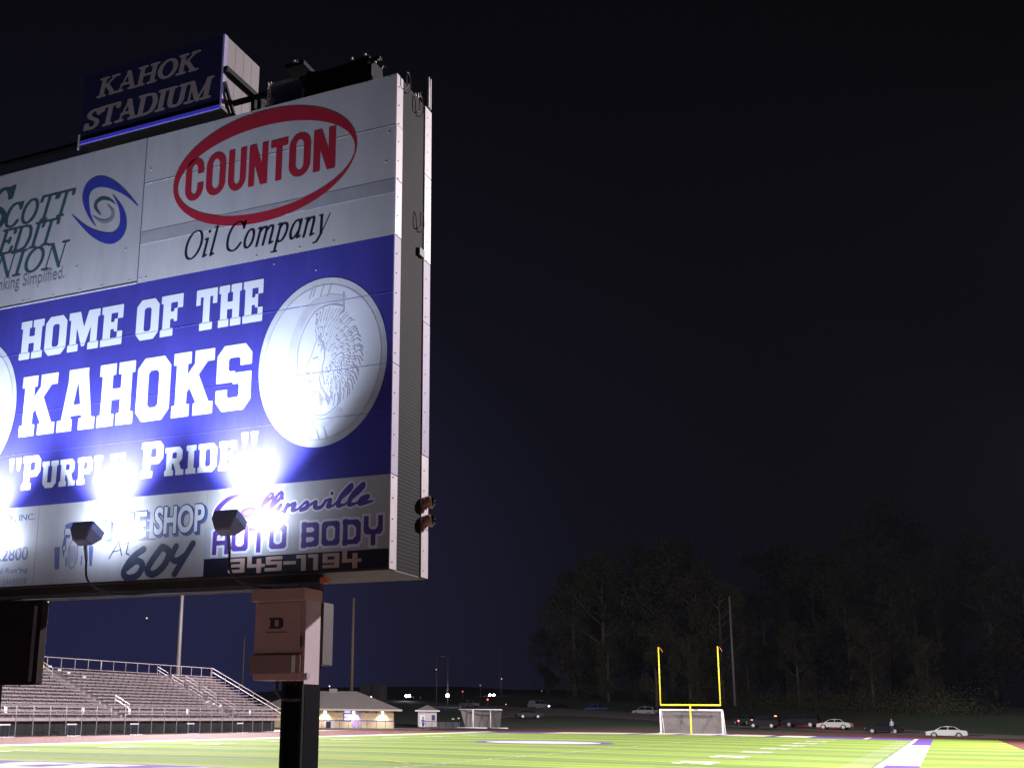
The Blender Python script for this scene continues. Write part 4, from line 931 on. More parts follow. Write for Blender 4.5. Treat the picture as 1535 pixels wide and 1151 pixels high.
# ================================================================== GOALS
def post_goal(yb_, label, s=1):
    gp = thing('field_goal_post', label, 'goal post', (XC, yb_, CROWN), 'football goal posts'); z0 = CROWN; zb = 3.35+z0
    MB().tube(smooth_pts([(XC, yb_+s*1.6, z0-.1), (XC, yb_+s*1.6, 1.5), (XC, yb_+s*1.3, 2.6), (XC, yb_+s*.4, zb-.05), (XC, yb_, zb)], 4), .10, 10).build('gooseneck', m_yellow, gp, smooth=True)
    MB().tube([(XC-3.6, yb_, zb), (XC+3.6, yb_, zb)], .105, 10).build('crossbar', m_yellow, gp, smooth=True)
    for sx in (-1, 1):
        MB().tube([(XC+sx*3.56, yb_, zb+.09), (XC+sx*3.56, yb_, zb+6.9)], .075, 10).build('upright', m_yellow, gp, smooth=True)
        MB().tube([(XC+sx*3.56, yb_, zb+6.9), (XC+sx*3.56+.3, yb_, zb+6.7), (XC+sx*3.56+.5, yb_, zb+6.3)], .025, 5).build('ribbon', m_orange, gp)
    return gp
post_goal(YE, 'yellow goal post standing behind the white soccer goal at the far end', 0)
g2 = post_goal(27.2, 'yellow goal post at the near end, mostly hidden by the left enclosure', -1)
dx = atY(69.5, 904, 27.2).x-(XC+3.56); g2.location.x += dx

def soccer_goal(x0, x1, y, z, label, depth=1.9, h=2.5):
    sg = thing('soccer_goal', label, 'soccer goal', ((x0+x1)/2, y, z), 'portable soccer goals')
    for x in (x0, x1):
        MB().tube([(x, y, z), (x, y, z+h)], .10, 10).build('post', m_whitepaint, sg, smooth=True)
        MB().tube([(x, y, z+h-.05), (x, y+.7, z+h-.1), (x, y+depth, z+.08), (x, y, z+.06)], .04, 8).build('side_frame', m_whitepaint, sg)
        MB().tube([(x-.2, y-.25, z+.1), (x+.2, y-.25, z+.1)], .12, 10).build('wheel', m_whitepaint, sg)
    MB().tube([(x0-.1, y, z+h), (x1+.1, y, z+h)], .10, 10).build('crossbar', m_whitepaint, sg, smooth=True)
    MB().tube([(x0-.3, y+depth, z+.08), (x1+.3, y+depth, z+.08)], .07, 8).build('ground_bar', m_whitepaint, sg)
    MB().tube([(x0, y+.7, z+h-.1), (x1, y+.7, z+h-.1)], .03, 6).build('top_back_bar', m_whitepaint, sg)
    n_ = MB(); K = 14
    for i in range(K):
        a = x0+(x1-x0)*i/K; b = x0+(x1-x0)*(i+1)/K; sa = .14*math.sin(PI*i/K); sb_ = .14*math.sin(PI*(i+1)/K)
        n_.face([(a, y, z+h), (b, y, z+h), (b, y+.7, z+h-.12-sb_), (a, y+.7, z+h-.12-sa)])
        n_.face([(a, y+.7, z+h-.12-sa), (b, y+.7, z+h-.12-sb_), (b, y+depth, z+.1), (a, y+depth, z+.1)])
    for x in (x0, x1): n_.face([(x, y, z+h), (x, y+.7, z+h-.12), (x, y+depth, z+.1), (x, y, z+.1)])
    n_.build('net', m_net, sg)
    return sg
soccer_goal(atY(991, 1100, 137.6).x, atY(1084, 1100, 137.6).x, 137.6, 0, 'white soccer goal with a net under the far yellow goal post', h=2.95)
def gx(px, py=1091): return atY(px, py, 148)
S2 = thing('soccer_goal', 'white soccer goal seen askew with two posts, beside the running track', 'soccer goal', (gx(722).x, 148, 0), 'portable soccer goals')
zt3 = gx(720, 1063).z; zb3 = max(.05, gx(720, 1090.5).z)
MB().tube([(gx(688).x, 148, zt3), (gx(753).x, 148, zt3)], .08, 10).build('crossbar', m_whitepaint, S2, smooth=True)
MB().tube([(gx(709).x, 148, zb3), (gx(709).x, 148, zt3)], .12, 10).build('post', m_whitepaint, S2, smooth=True); MB().tube([(gx(733).x, 148.6, zb3), (gx(733).x, 148.6, zt3)], .08, 10).build('post', m_whitepaint, S2, smooth=True)
MB().tube([(gx(686).x, 147.8, zb3), (gx(731).x, 147.8, zb3)], .09, 8).build('ground_bar', m_whitepaint, S2, smooth=True); MB().tube([(gx(731).x, 149.5, zb3), (gx(756).x, 149.5, zb3)], .08, 8).build('ground_bar', m_whitepaint, S2, smooth=True)
nn = MB(); K = 10
for i in range(K):
    a, b = i/K, (i+1)/K; T0 = lambda t: (gx(690+62*t).x, 148+1.2*math.sin(PI*t), zt3-.25*math.sin(PI*t)*abs(math.sin(3*t))); B0 = lambda t: (gx(695+53*t).x, 148.6+1.4*math.sin(PI*t), zb3)
    nn.face([B0(a), B0(b), T0(b), T0(a)])
nn.build('net', m_net, S2)

# ================================================================== BLEACHERS
BL = thing('bleachers', 'long tiered aluminium bleachers beside the running track', 'bleachers', (-71, 82, .1))
XF = -66.5; YA, YB_ = 50., 106.5; NR = 15; RUN = .64; RISE = .30; ZF = 1.5
aisles = [(63.5, 64.8), (79.2, 80.5), (96.5, 98.3)]
for i in range(NR):
    x = XF-RUN*i; z = ZF+RISE*i
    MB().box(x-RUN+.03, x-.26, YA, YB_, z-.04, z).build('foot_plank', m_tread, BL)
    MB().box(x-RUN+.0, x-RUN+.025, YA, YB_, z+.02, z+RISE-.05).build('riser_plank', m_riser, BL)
    ys = [YA]+[v for a in aisles for v in a]+[YB_]
    for a, b in zip(ys[::2], ys[1::2]):
        MB().box(x-.24, x+.03, a, b, z+.36-.05 if i else z+.30, z+.36).build('seat_plank', m_tread, BL)
sup = MB()
for i in range(NR):
    x = XF-RUN*i; z = ZF+RISE*i; y = YA+.6
    while y < YB_: sup.box(x-.20, x-.0, y-.04, y+.04, z-.02, z+.31); y += 1.83
o = sup.build('seat_bracket', m_riser, BL); o['kind'] = 'stuff'
MB().box(XF-.02, XF+.04, YA, YB_, ZF-.22, ZF+.02).build('front_fascia', m_tread, BL)
MB().box(XF-.9, XF-.84, YA, YB_, .1, ZF-.2).build('windscreen', m_underdark, BL)
xB = XF-RUN*NR; zB = ZF+RISE*NR
MB().box(xB-.1, xB-.05, YA, YB_, .1, zB-.1).build('rear_wall', m_underdark, BL)
y = YA+.3; k = 0
while y < YB_+.1:
    MB().box(XF+.03, XF+.08, y-.03, y+.03, .1, ZF+1.05).build('front_post', m_alu2, BL)
    if k % 1 == 0:
        w = .12 if abs(y-88.5) < .9 else .05
        MB().box(xB-.06, xB-.0, y-w/2, y+w/2, zB-.2, zB+1.02).build('rear_post', m_tread, BL)
    y += 1.87; k += 1
for z in (ZF+.52, ZF+1.05): MB().box(XF+.03, XF+.08, YA, YB_, z-.03, z+.03).build('front_rail', m_alu2, BL)
MB().box(xB-.06, xB, YA, YB_, zB+1.0, zB+1.07).build('rear_rail', m_tread, BL)
# sloping end rails, bright
for dz, mm in ((1.05, m_tread), (.62, m_whitepaint)):
    MB().bar((XF, YB_+.05, ZF+dz-.1), (xB, YB_+.05, zB+dz), .06, .07).build('end_rail', mm, BL)
for i in range(6):
    t = i/5; x = XF+(xB-XF)*t; MB().box(x-.03, x+.03, YB_+.02, YB_+.08, ZF+(zB-ZF)*t-.6, ZF+(zB-ZF)*t+.95).build('end_post', m_alu2, BL)
# aisle handrails
def aisle_rail(y, i0, i1):
    xa, za = XF-RUN*i0, ZF+RISE*i0; xb, zb = XF-RUN*i1, ZF+RISE*i1
    for dz in (.95, .6): MB().bar((xa, y, za+dz), (xb, y, zb+dz), .05, .05).build('aisle_rail', m_tread, BL)
    for x, z in ((xa, za), (xb, zb)): MB().box(x-.025, x+.025, y-.025, y+.025, z, z+.97).build('aisle_post', m_alu2, BL)
aisle_rail(78.6, 11.5, 14); aisle_rail(81.5, 1, 3.6)
for y in (96.2, 98.6): aisle_rail(y, 1.2, 4); aisle_rail(y, 5, 8); aisle_rail(y, 9, 11.5)
aisle_rail(96.2, 12.3, 14.5)
# white row markers
for y in (66.5, 75.3, 81.4, 90.0, 101): MB().box(XF-.5, XF-.46, y-.14, y+.14, ZF+.35, ZF+.95).build('row_marker', m_whitepaint, BL)
for y, i in ((78.2, 14.6), (80.0, 14), (80.6, 13), (81.3, 12.2), (82.6, 11), (96.2, 4), (96.8, 3.4), (97.5, 2.8)): MB().box(XF-RUN*i-.1, XF-RUN*i+.02, y-.2, y+.12, ZF+RISE*i+.35, ZF+RISE*i+.52).build('plank_end_cap', m_whitepaint, BL)

# hurdles on the track
hd0 = None
for k, (y, lab) in enumerate(((64.6, 'leftmost white hurdle, cut by the left post'), (71.9, 'white hurdle second from the left below the bleachers'), (79.8, 'white hurdle third from the left, below the bleachers'), (88.0, 'white hurdle fourth from the left'), (96.3, 'white hurdle nearest the cabinet post'))):
    if hd0 is None:
        hd0 = thing('hurdle', lab, 'hurdle', (-65.0, y, .10), 'hurdles along the outside of the track')
        MB().box(-65.02, -64.96, y-.53, y+.53, .98, 1.08).build('top_bar', m_whitepaint, hd0)
        for s_ in (-1, 1):
            MB().tube([(-65.0, y+s_*.46, .12), (-65.0, y+s_*.46, 1.0)], .028, 6).build('leg', m_navy, hd0); MB().box(-65., -64.4, y+s_*.46-.03, y+s_*.46+.03, .09, .14).build('foot', m_whitepaint, hd0)
        MB().box(-64.44, -64.38, y-.46, y+.46, .09, .14).build('base_bar', m_whitepaint, hd0)
    else:
        c = copy_tree(hd0); c.location.y = y; c['label'] = lab

# ================================================================== FIELD HOUSE
fy = 148.; xr_ = atY(590, 1090, fy).x; FS = FOC/fw.dot(Vector((xr_, fy, -1))); xl_ = xr_-(590-395)/FS; zt_ = atY(590, 1064.5, fy).z
FH = thing('field_house', 'cream block field house with a hipped grey roof and wall lights', 'building', (xr_, fy, 0))
MB().box(xl_, xr_, fy, fy+11, -.1, zt_).build('wall', m_wall, FH)
MB().box(xl_-.01, xr_+.01, fy-.03, fy-.002, 1.0, 1.14).build('wall_stripe', mat('lilac wall stripe', (.25, .18, .42)), FH)
er = 1.2; pk = atY(590, 1036.5, fy+5.5).z; x1 = xr_+er; x0 = xl_-er; y0_ = fy-er; y1_ = fy+11+er; ze = zt_+.12
rx1 = xr_-(590-533)/FS; rx0 = x0+6.5; ym = fy+5.5
rf = MB(); rf.face([(x0, y0_, ze), (x1, y0_, ze), (rx1, ym, pk), (rx0, ym, pk)]); rf.face([(x1, y0_, ze), (x1, y1_, ze), (rx1, ym, pk)]); rf.face([(x1, y1_, ze), (x0, y1_, ze), (rx0, ym, pk), (rx1, ym, pk)]); rf.face([(x0, y1_, ze), (x0, y0_, ze), (rx0, ym, pk)]); rf.face([(x0, y0_, ze), (x0, y1_, ze), (x1, y1_, ze), (x1, y0_, ze)])
rfo = rf.build('roof', m_roof, FH)
MB().box(x0, x1, y0_-.03, y0_, ze-.2, ze+.04).build('fascia', m_fascia, FH)
MB().box(rx1-4.2, rx1-3, ym-.5, ym+.5, pk-.3, pk+.35).build('roof_vent', m_roof, FH)
def fx(px): return xr_-(590-px)/FS
def fz(py): return atY(590, py+.3, fy).z
wn = MB().box(fx(515), fx(526), fy-.06, fy-.01, fz(1080), fz(1064)).build('window', m_frame, FH)
for a, b in ((1068.6, 1064.5), (1075, 1070), (1079.5, 1076)): MB().box(fx(516), fx(525), fy-.09, fy-.062, fz(a), fz(b)).build('pane', m_window, wn)
for a, b in ((528, 534), (537, 541)): MB().box(fx(a), fx(b), fy-.08, fy-.035, 0, fz(1065)).build('door', m_door, FH)
for px in (487, 530, 573):
    wl = MB().box(fx(px)-.12, fx(px)+.12, fy-.22, fy-.01, zt_-.42, zt_-.18).build('wall_lamp', m_lens if False else m_frame, FH)
    MB().box(fx(px)-.15, fx(px)+.15, fy-.30, fy-.225, zt_-.46, zt_-.16).build('lamp_lens', mat('wall lamp lens', (1, 1, 1), emit=((1., .97, .95), 7)), wl)
    l = bpy.data.lights.new('wall_lamp_light', 'SPOT'); l.energy = 700; l.color = (1, .93, .82); l.spot_size = math.radians(110); l.spot_blend = .8; l.shadow_soft_size = .08
    lo = bpy.data.objects.new('wall_lamp_light', l); C.objects.link(lo); lo.parent = FH; lo.location = (fx(px)-xr_, -.5, zt_-.3); lo.rotation_euler = (Vector((0, .30, -1))).to_track_quat('-Z', 'Y').to_euler()
for px in (549, 564): MB().tube([(fx(px), fy-.2, fz(1067)), (fx(px), fy-.01, fz(1066))], .12, 8).build('wall_fitting', m_frame, FH)
MB().box(fx(563), fx(567), fy-.12, fy-.02, fz(1065.3), fz(1064.2)).build('wall_sign', m_whitepaint, FH)
FH.rotation_euler.z = math.radians(27)
g = MB().box(xl_-2, xr_+3, fy-12, fy+4, -.05, .03); struct('concrete_pad', g, m_concrete)
# chain fence in front
def fence(x0, x1, y, h, label, n):
    fo = thing('chain_fence', label, 'fence', ((x0+x1)/2, y, 0))
    for i in range(n+1): x = x0+(x1-x0)*i/n; MB().tube([(x, y, 0), (x, y, h)], .035, 6).build('fence_post', m_darksteel, fo)
    MB().tube([(x0, y, h), (x1, y, h)], .04, 6).build('top_rail', m_darksteel, fo)
    MB().box(x0, x1, y-.003, y+.003, .05, h-.05).build('mesh_fabric', m_chain, fo); return fo
fence(atY(430, 1090, 142).x, atY(592, 1090, 142).x, 142, 1.15, 'low dark chain link fence in front of the field house', 12)
fence(atY(637, 1090, 150).x, atY(690, 1090, 150).x, 150, 1.1, 'low chain link fence beside the small shed', 5)
p = atY(494, 1091, 141.5); bn = thing('trash_bin', 'dark blue bin with a pale edge in front of the field house', 'bin', (p.x, 141.5, 0))
MB().box(p.x-.45, p.x+.35, 141.2, 141.9, 0, .95).build('bin_body', m_bin, bn, bevel=.03); MB().box(p.x-.6, p.x+.45, 141.1, 142, .96, 1.08).build('bin_lid', m_whitepaint, bn)
MB().box(p.x+.36, p.x+.5, 141.2, 141.9, 0, .95).build('side_board', m_whitepaint, bn)
# shed
SH = thing('ticket_shed', 'small white shed with a hipped roof behind the runner in purple', 'shed', (-72, 158, 0)); sy = 156.
a, b = atY(629, 1090, sy).x, atY(654.5, 1090, sy).x; zt2 = atY(640, 1065, sy).z
MB().box(a, b, sy, sy+2.4, -.1, zt2).build('wall', mat('off white siding', (.55, .52, .50), noise=(2, .1)), SH)
rf = MB(); e_ = .45; zz = zt2+.05; pkz = atY(642, 1057, sy).z+.1; A1, B1, C1, D1 = (a-e_, sy-e_, zz), (b+e_, sy-e_, zz), (b+e_, sy+2.4+e_, zz), (a-e_, sy+2.4+e_, zz); T_ = ((a+b)/2, sy+1.2, pkz)
for q in ((A1, B1, T_), (B1, C1, T_), (C1, D1, T_), (D1, A1, T_), (A1, D1, C1, B1)): rf.face(q)
rf.build('roof', m_roof, SH); MB().box(a-e_, b+e_, sy-e_-.03, sy-e_, zz-.14, zz+.04).build('fascia', m_whitepaint, SH)
MB().box(a+.25, a+1.1, sy-.05, sy-.01, 0, 2.0).build('door', m_whitepaint, SH); MB().box(b-.75, b-.25, sy-.05, sy-.01, 1.2, 2.0).build('window', m_frame, SH)
SH.location = (b, sy, 0)
for o in SH.children: o.location += Vector((-72-b, 158-sy, 0))
SH.rotation_euler.z = math.radians(24)
# far box building
p0 = atY(539, 1040, 260); p1 = atY(570, 1026, 260); fb = thing('far_building', 'plain grey box building far behind the field house', 'building', ((p0.x+p1.x)/2, 262, 0))
for xa, xb in ((p0.x, p0.x+.52*(p1.x-p0.x)), (p0.x+.6*(p1.x-p0.x), p1.x)): MB().box(xa, xb, 260, 264, 0, p1.z).build('wall', m_brick, fb)
MB().box(p0.x-.3, p1.x+.3, 260.5, 263, 0, p1.z-.9).build('lower_wall', m_brick, fb)

# ================================================================== PEOPLE
def person(loc, heading, label, top, phase=.25, scale=1.):
    bm = bmesh.new(); J = {'pel': (0, 0, .93, .13), 'waist': (0, 0, 1.08, .125), 'chest': (0, .01, 1.32, .155), 'neck': (0, .01, 1.48, .055), 'jaw': (0, .03, 1.58, .07), 'head': (0, .02, 1.68, .10), 'crown': (0, .01, 1.76, .07)}
    for s_, n_ in ((-1, 'L'), (1, 'R')):
        f_ = phase*s_
        J['hip'+n_] = (s_*.09, 0, .88, .10); J['kn'+n_] = (s_*.10, f_*.5+.04, .49, .065); J['an'+n_] = (s_*.10, f_*.8-.02, .09, .042); J['toe'+n_] = (s_*.11, f_*.8+.17, .04, .035)
        J['sh'+n_] = (s_*.19, .01, 1.40, .065); J['el'+n_] = (s_*.25, -f_*.3-.03, 1.14, .045); J['wr'+n_] = (s_*.25, -f_*.5+.12, .93, .032); J['hd'+n_] = (s_*.25, -f_*.5+.17, .86, .035)
    ks = list(J); vs = {k: bm.verts.new(J[k][:3]) for k in ks}
    E_ = [('pel', 'waist'), ('waist', 'chest'), ('chest', 'neck'), ('neck', 'jaw'), ('jaw', 'head'), ('head', 'crown')]
    for n_ in 'LR': E_ += [('pel', 'hip'+n_), ('hip'+n_, 'kn'+n_), ('kn'+n_, 'an'+n_), ('an'+n_, 'toe'+n_), ('chest', 'sh'+n_), ('sh'+n_, 'el'+n_), ('el'+n_, 'wr'+n_), ('wr'+n_, 'hd'+n_)]
    for a, b in E_: bm.edges.new((vs[a], vs[b]))
    me = bpy.data.meshes.new('person'); bm.to_mesh(me); bm.free(); o = bpy.data.objects.new('person', me); C.objects.link(o)
    md = o.modifiers.new('s', 'SKIN'); md.use_smooth_shade = True
    for i, k in enumerate(ks): me.skin_vertices[0].data[i].radius = (J[k][3], J[k][3]*(.8 if k in ('chest', 'waist', 'pel') else 1)); me.skin_vertices[0].data[i].use_root = (k == 'pel')
    sd = o.modifiers.new('b', 'SUBSURF'); sd.levels = 1; sd.render_levels = 1
    dg = bpy.context.evaluated_depsgraph_get(); m2 = bpy.data.meshes.new_from_object(o.evaluated_get(dg)); bpy.data.objects.remove(o); bpy.data.meshes.remove(me)
    root = bpy.data.objects.new('person', m2); C.objects.link(root); m2.materials.clear()
    for mm in (top, m_trouser, m_skin, m_shoe): m2.materials.append(mm)
    for p in m2.polygons:
        c = p.center
        p.material_index = 3 if c.z < .1 else 1 if (c.z < .95 and abs(c.x) < .21) else 2 if (c.z > 1.49 or c.z < .93) else 0
    root.location = loc; root.rotation_euler = (0, 0, heading); root.scale = (scale,)*3; tag(root, label, 'person')
    hb = MB(); P_ = [(0, -.02, 1.60), (0, -.03, 1.70), (0, 0, 1.80), (0, .01, 1.815)]; hb.tube(P_, [.09, .115, .09, .03], 10)
    h = hb.build('hair', m_hair, None, smooth=True); h.parent = root; h.location = (0, -.025, h.location.z)
    return root
p = atZ(634, 1094); person((p.x, p.y, 0), .9, 'person in a purple jacket and dark trousers walking on the track by the shed', m_jacket, .3, .98)
p = atY(1338, 1098, 158); person((p.x, p.y, max(0, p.z)), 2.6, 'person in a pale shirt standing beside the dark car at the right', m_shirt, .06, 1.)

# ================================================================== CARS
PROF = {
 'sedan': ([(-2.35, .35), (-2.38, .72), (-2.2, .92), (-1.55, .98), (2.25-.9, .90), (2.2, .78), (2.36, .6), (2.34, .3)], [(-1.62, .96), (-1.0, 1.36), (-.1, 1.44), (.55, 1.36), (1.35, .90)], 4.75, 1.8),
 'suv': ([(-2.2, .4), (-2.26, .8), (-2.2, 1.05), (1.2, 1.03), (2.1, .92), (2.25, .7), (2.22, .35)], [(-2.18, 1.04), (-1.98, 1.62), (-.4, 1.70), (.45, 1.64), (1.22, 1.03)], 4.5, 1.85),
 'pickup': ([(-2.7, .45), (-2.72, .95), (-.5, 1.02), (1.5, 1.02), (2.5, .95), (2.62, .7), (2.6, .4)], [(-.62, 1.0), (-.5, 1.62), (.2, 1.70), (.85, 1.64), (1.55, 1.0)], 5.3, 1.9),
 'van': ([(-2.3, .4), (-2.35, .9), (-2.3, 1.1), (1.6, 1.05), (2.3, .9), (2.4, .6), (2.36, .35)], [(-2.28, 1.08), (-2.1, 1.75), (-.3, 1.85), (.7, 1.75), (1.7, 1.05)], 4.8, 1.9)}
def paint(name, col): return mat(name, col, rough=.5, coat=.0, spec=.2, noise=(1, .03))
def car(kind, px, py, Y, face, body_m, label, lights=None, head=False, tail=False, scale=1., name='parked_car', cat='car', group='vehicles parked along the road'):
    """px,py: ground point under the car's middle; face: heading angle of its nose about z"""
    loc = atY(px, py, Y); t = thing(name, label, cat, (0, 0, 0), group)
    low, cab, Ln, W = PROF[kind]; w = W/2
    wheels = [(-Ln*.29, .34), (Ln*.30, .34)]
    # lower body with wheel arches cut as notches
    pts = []
    bot = []
    for wx, wr in wheels:
        for k in range(0, 9): a_ = PI-PI*k/8; bot.append((wx+.42*math.cos(a_), .30+.40*math.sin(a_)))
    poly = low[::-1]+bot if False else [low[0]]+bot+low[1:][::-1]
    b = MB()
    n = len(poly)
    bm = bmesh.new(); va = [bm.verts.new((p[0], -w, p[1])) for p in poly]; vb = [bm.verts.new((p[0], w, p[1])) for p in poly]
    bm.faces.new(va); bm.faces.new(vb[::-1])
    for i in range(n): j = (i+1) % n; bm.faces.new((va[i], vb[i], vb[j], va[j]))
    # cabin, narrower at the roof
    cv = []
    for s_ in (-1, 1): cv.append([bm.verts.new((p[0], s_*(w-(.02 if (i in (0, len(cab)-1)) else .20)), p[1])) for i, p in enumerate(cab)])
    bm.faces.new(cv[0]); bm.faces.new(cv[1][::-1])
    for i in range(len(cab)-1): bm.faces.new((cv[0][i], cv[1][i], cv[1][i+1], cv[0][i+1]))
    bmesh.ops.triangulate(bm, faces=[f_ for f_ in bm.faces if len(f_.verts) > 4]); bmesh.ops.recalc_face_normals(bm, faces=bm.faces)
    me = bpy.data.meshes.new('body'); bm.to_mesh(me); bm.free(); me.materials.append(body_m); bo = bpy.data.objects.new('body', me); C.objects.link(bo); bo.parent = t
    # side glass
    c0, c1 = cab[0], cab[-1]; zlo = max(c0[1], c1[1])+.04; zhi = max(p[1] for p in cab)-.09
    def inx(z, front):
        seq = cab if not front else cab[::-1]
        for p, q in zip(seq[:-1], seq[1:]):
            if p[1] <= z <= q[1]: tt = (z-p[1])/(q[1]-p[1]+1e-6); return p[0]+(q[0]-p[0])*tt
        return seq[-2][0]
    for s_ in (-1, 1):
        xa0, xb0, xa1, xb1 = inx(zlo, 0)+.14, inx(zlo, 1)-.16, inx(zhi, 0)+.10, inx(zhi, 1)-.10; mid = (xa0+xb0)/2
        for (l0, l1, r0, r1) in ((xa0, xa1, mid-.04, mid-.04), (mid+.04, mid+.04, xb0, xb1)):
            yy = lambda z: s_*(w-.02-.18*(z-c0[1])/(zhi+.09-c0[1])+.012)
            q = MB(); q.face([(l0, yy(zlo), zlo), (r0, yy(zlo), zlo), (r1, yy(zhi), zhi), (l1, yy(zhi), zhi)]); q.build('side_window', m_carglass, t)
    for front, nm in ((1, 'windscreen'), (0, 'rear_window')):
        sgn = 1 if front else -1; x_lo, x_hi = inx(zlo, front)+sgn*.012, inx(zhi, front)+sgn*.012
        q = MB(); q.face([(x_lo, -w+.14, zlo), (x_lo, w-.14, zlo), (x_hi, w-.26, zhi), (x_hi, -w+.26, zhi)]); q.build(nm, m_carglass, t)
    for wx, wr in wheels:
        for s_ in (-1, 1):
            wh = MB().tube([(wx, s_*(w-.2), wr), (wx, s_*(w+.01), wr)], wr, 16).build('wheel', m_tyre, t); MB().tube([(wx, s_*(w+.005), wr), (wx, s_*(w+.022), wr)], wr*.66, 12).build('rim', m_rim, wh)
    fxn = low[-2][0]; rxn = low[1][0]
    for s_ in (-1, 1):
        hm_ = mat('bright headlight', (1, 1, 1), emit=(head, 40)) if False else None
        hl = head if head else None
        mh = mat('headlight lit '+str(head), (1, 1, 1), emit=(head[0], head[1])) if head else m_rim
        if head: MB().tube([(fxn-.05, s_*(w-.3), .68), (fxn+.06, s_*(w-.3), .68)], head[2], 12).build('headlight', mh, t)  # lit lenses drawn oversize to take in their glare
        else: MB().box(fxn-.12, fxn+.02, s_*(w-.32)-.16, s_*(w-.32)+.16, .60, .74).build('headlight', mh, t)
        mt = mat('taillight lit', (1, .1, .02), emit=((1, .12, .03), tail)) if tail else mat('red taillight', (.4, .02, .02), rough=.2)
        MB().box(rxn-.03, rxn+.08, s_*(w-.2)-.12, s_*(w-.2)+.12, .70, .88).build('taillight', mt, t)
    t.location = loc+Vector((0, 0, .0)); t.rotation_euler = (0, 0, face); t.scale = (scale,)*3
    return t
white = paint('white car paint', (.62, .64, .62)); silver = paint('silver car paint', (.42, .43, .46)); blue = paint('blue car paint', (.05, .09, .22)); black = paint('black car paint', (.006, .006, .011)); dgrey = paint('dark grey car paint', (.02, .02, .026)); lgrey = paint('light grey car paint', (.2, .19, .21)); green = paint('dark green car paint', (.02, .08, .06))
LEFT = PI*.98
car('sedan', 1252, 1092.5, 172, LEFT-.12, white, 'white sedan parked side on, right of the dark utility vehicle')
car('suv', 1202, 1089.5, 176, LEFT-.1, black, 'black tall utility vehicle with pale wheels, left of the white sedan', scale=1.16)
p = atY(1222, 1078, 177); l = bpy.data.lights.new('brake_light_glow', 'POINT'); l.energy = 420; l.color = (1, .10, .02); l.shadow_soft_size = .1; lo = bpy.data.objects.new('brake_light_glow', l); C.objects.link(lo); lo.location = (p.x+.6, 181.5, p.z+.3)
car('suv', 1146, 1090.5, 170, LEFT-.1, black, 'black vehicle parked just right of the far soccer goal')
car('sedan', 1118, 1086, 182, 2.4, green, 'dark green car with a glowing red tail light, nearest the far soccer goal', tail=5)
car('sedan', 1326, 1099, 164, LEFT, black, 'black car with a person standing beside it')
car('sedan', 1420, 1105.5, 156, LEFT, white, 'white car at the far right with only its nose beside the road')
car('suv', 967, 1072.5, 206, LEFT-.2, silver, 'silver sport utility car parked left of the yellow goal post')
car('pickup', 896, 1068, 216, LEFT-.2, blue, 'blue pickup truck parked along the road before the trees', cat='pickup truck', name='pickup_truck')
car('van', 807, 1062.5, 224, 1.2, lgrey, 'pale grey van facing away at the road junction', cat='van', name='parked_van')
car('sedan', 793, 1076, 190, .6, dgrey, 'dark grey car at the junction, in front of the pale van')
car('sedan', 838, 1065, 222, LEFT-.3, black, 'dark car with a bright reflection, right of the pale van')
car('pickup', 703, 1060, 232, 2.6, lgrey, 'grey pickup truck above the left soccer goal', cat='pickup truck', name='pickup_truck')
car('suv', 621, 1047, 262, -1.95, black, 'car with two blue white headlights coming down the road at the left', head=((.75, .82, 1), 60, .32), name='moving_car', group=None)
car('sedan', 634, 1046, 276, -1.95, black, 'car behind with smaller headlights at the left', head=((.85, .88, 1), 40, .16), name='moving_car', group=None)
car('sedan', 745, 1046, 270, -1.8, black, 'car with two pinkish headlights on the far road above the left soccer goal', head=((1, .84, .88), 50, .32), name='moving_car', group=None)

# small far lamps
def far_lamp(name, px, py, Y, r, col, st, label, cat='street lamp', pole=True, group=None):
    p = atY(px, py, Y); t = thing(name, label, cat, (p.x, p.y, 0), group)
    MB().tube([(p.x, p.y, p.z-r*.8), (p.x, p.y, p.z), (p.x, p.y, p.z+r*.8)], [r*.6, r, r*.6], 10).build('lamp_globe', mat('lamp '+str(col)+str(st), (1, 1, 1), emit=(col, st)), t)
    if pole: MB().tube([(p.x, p.y+.1, -.1), (p.x, p.y+.1, p.z-r)], [.12, .07], 6).build('pole', m_wood, t)
    return t
far_lamp('yard_lamp', 671, 1042, 240, .42, (.7, .8, 1), 40, 'blue white glaring lamp beside the grey pickup truck', 'lamp')
far_lamp('traffic_light', 731, 1048, 240, .22, (1, .05, .1), 3, 'small red light over the road, above the left soccer goal', 'traffic light')
far_lamp('warning_light', 693.5, 1036, 262, .22, (1, .08, .05), .8, 'faint red lamp above the grey pickup truck', 'lamp')
far_lamp('amber_lamp', 1162.5, 1074, 178, .26, (1, .25, .03), 3.5, 'orange lamp between the two black vehicles', 'lamp')
far_lamp('red_marker_lamp', 1107, 1080, 180, .16, (1, .08, .1), 3, 'red marker lamp right of the far soccer goal', 'lamp')
far_lamp('brake_lamp', 793, 1054, 228, .2, (1, .12, .03), 3, 'red brake lamp left of the pale grey van', 'lamp')
far_lamp('low_lamp', 758.5, 1056, 236, .16, (1, .9, .7), 4, 'small white lamp low by the road junction, left one', 'lamp')
far_lamp('low_lamp', 777.5, 1057, 236, .16, (1, .8, .65), 4, 'small white lamp low by the road junction, right one', 'lamp')
far_lamp('low_lamp', 823, 1058, 222, .22, (.9, .95, 1), 5, 'bright white lamp right of the pale grey van', 'lamp')
far_lamp('roof_lamp', 494, 1028, 200, .13, (.9, .95, 1), 2.5, 'small white lamp just above the left of the field house roof', 'lamp')
far_lamp('roof_lamp', 556.5, 1044, 200, .14, (1, .95, .9), 4, 'small white lamp at the right slope of the field house roof', 'lamp')
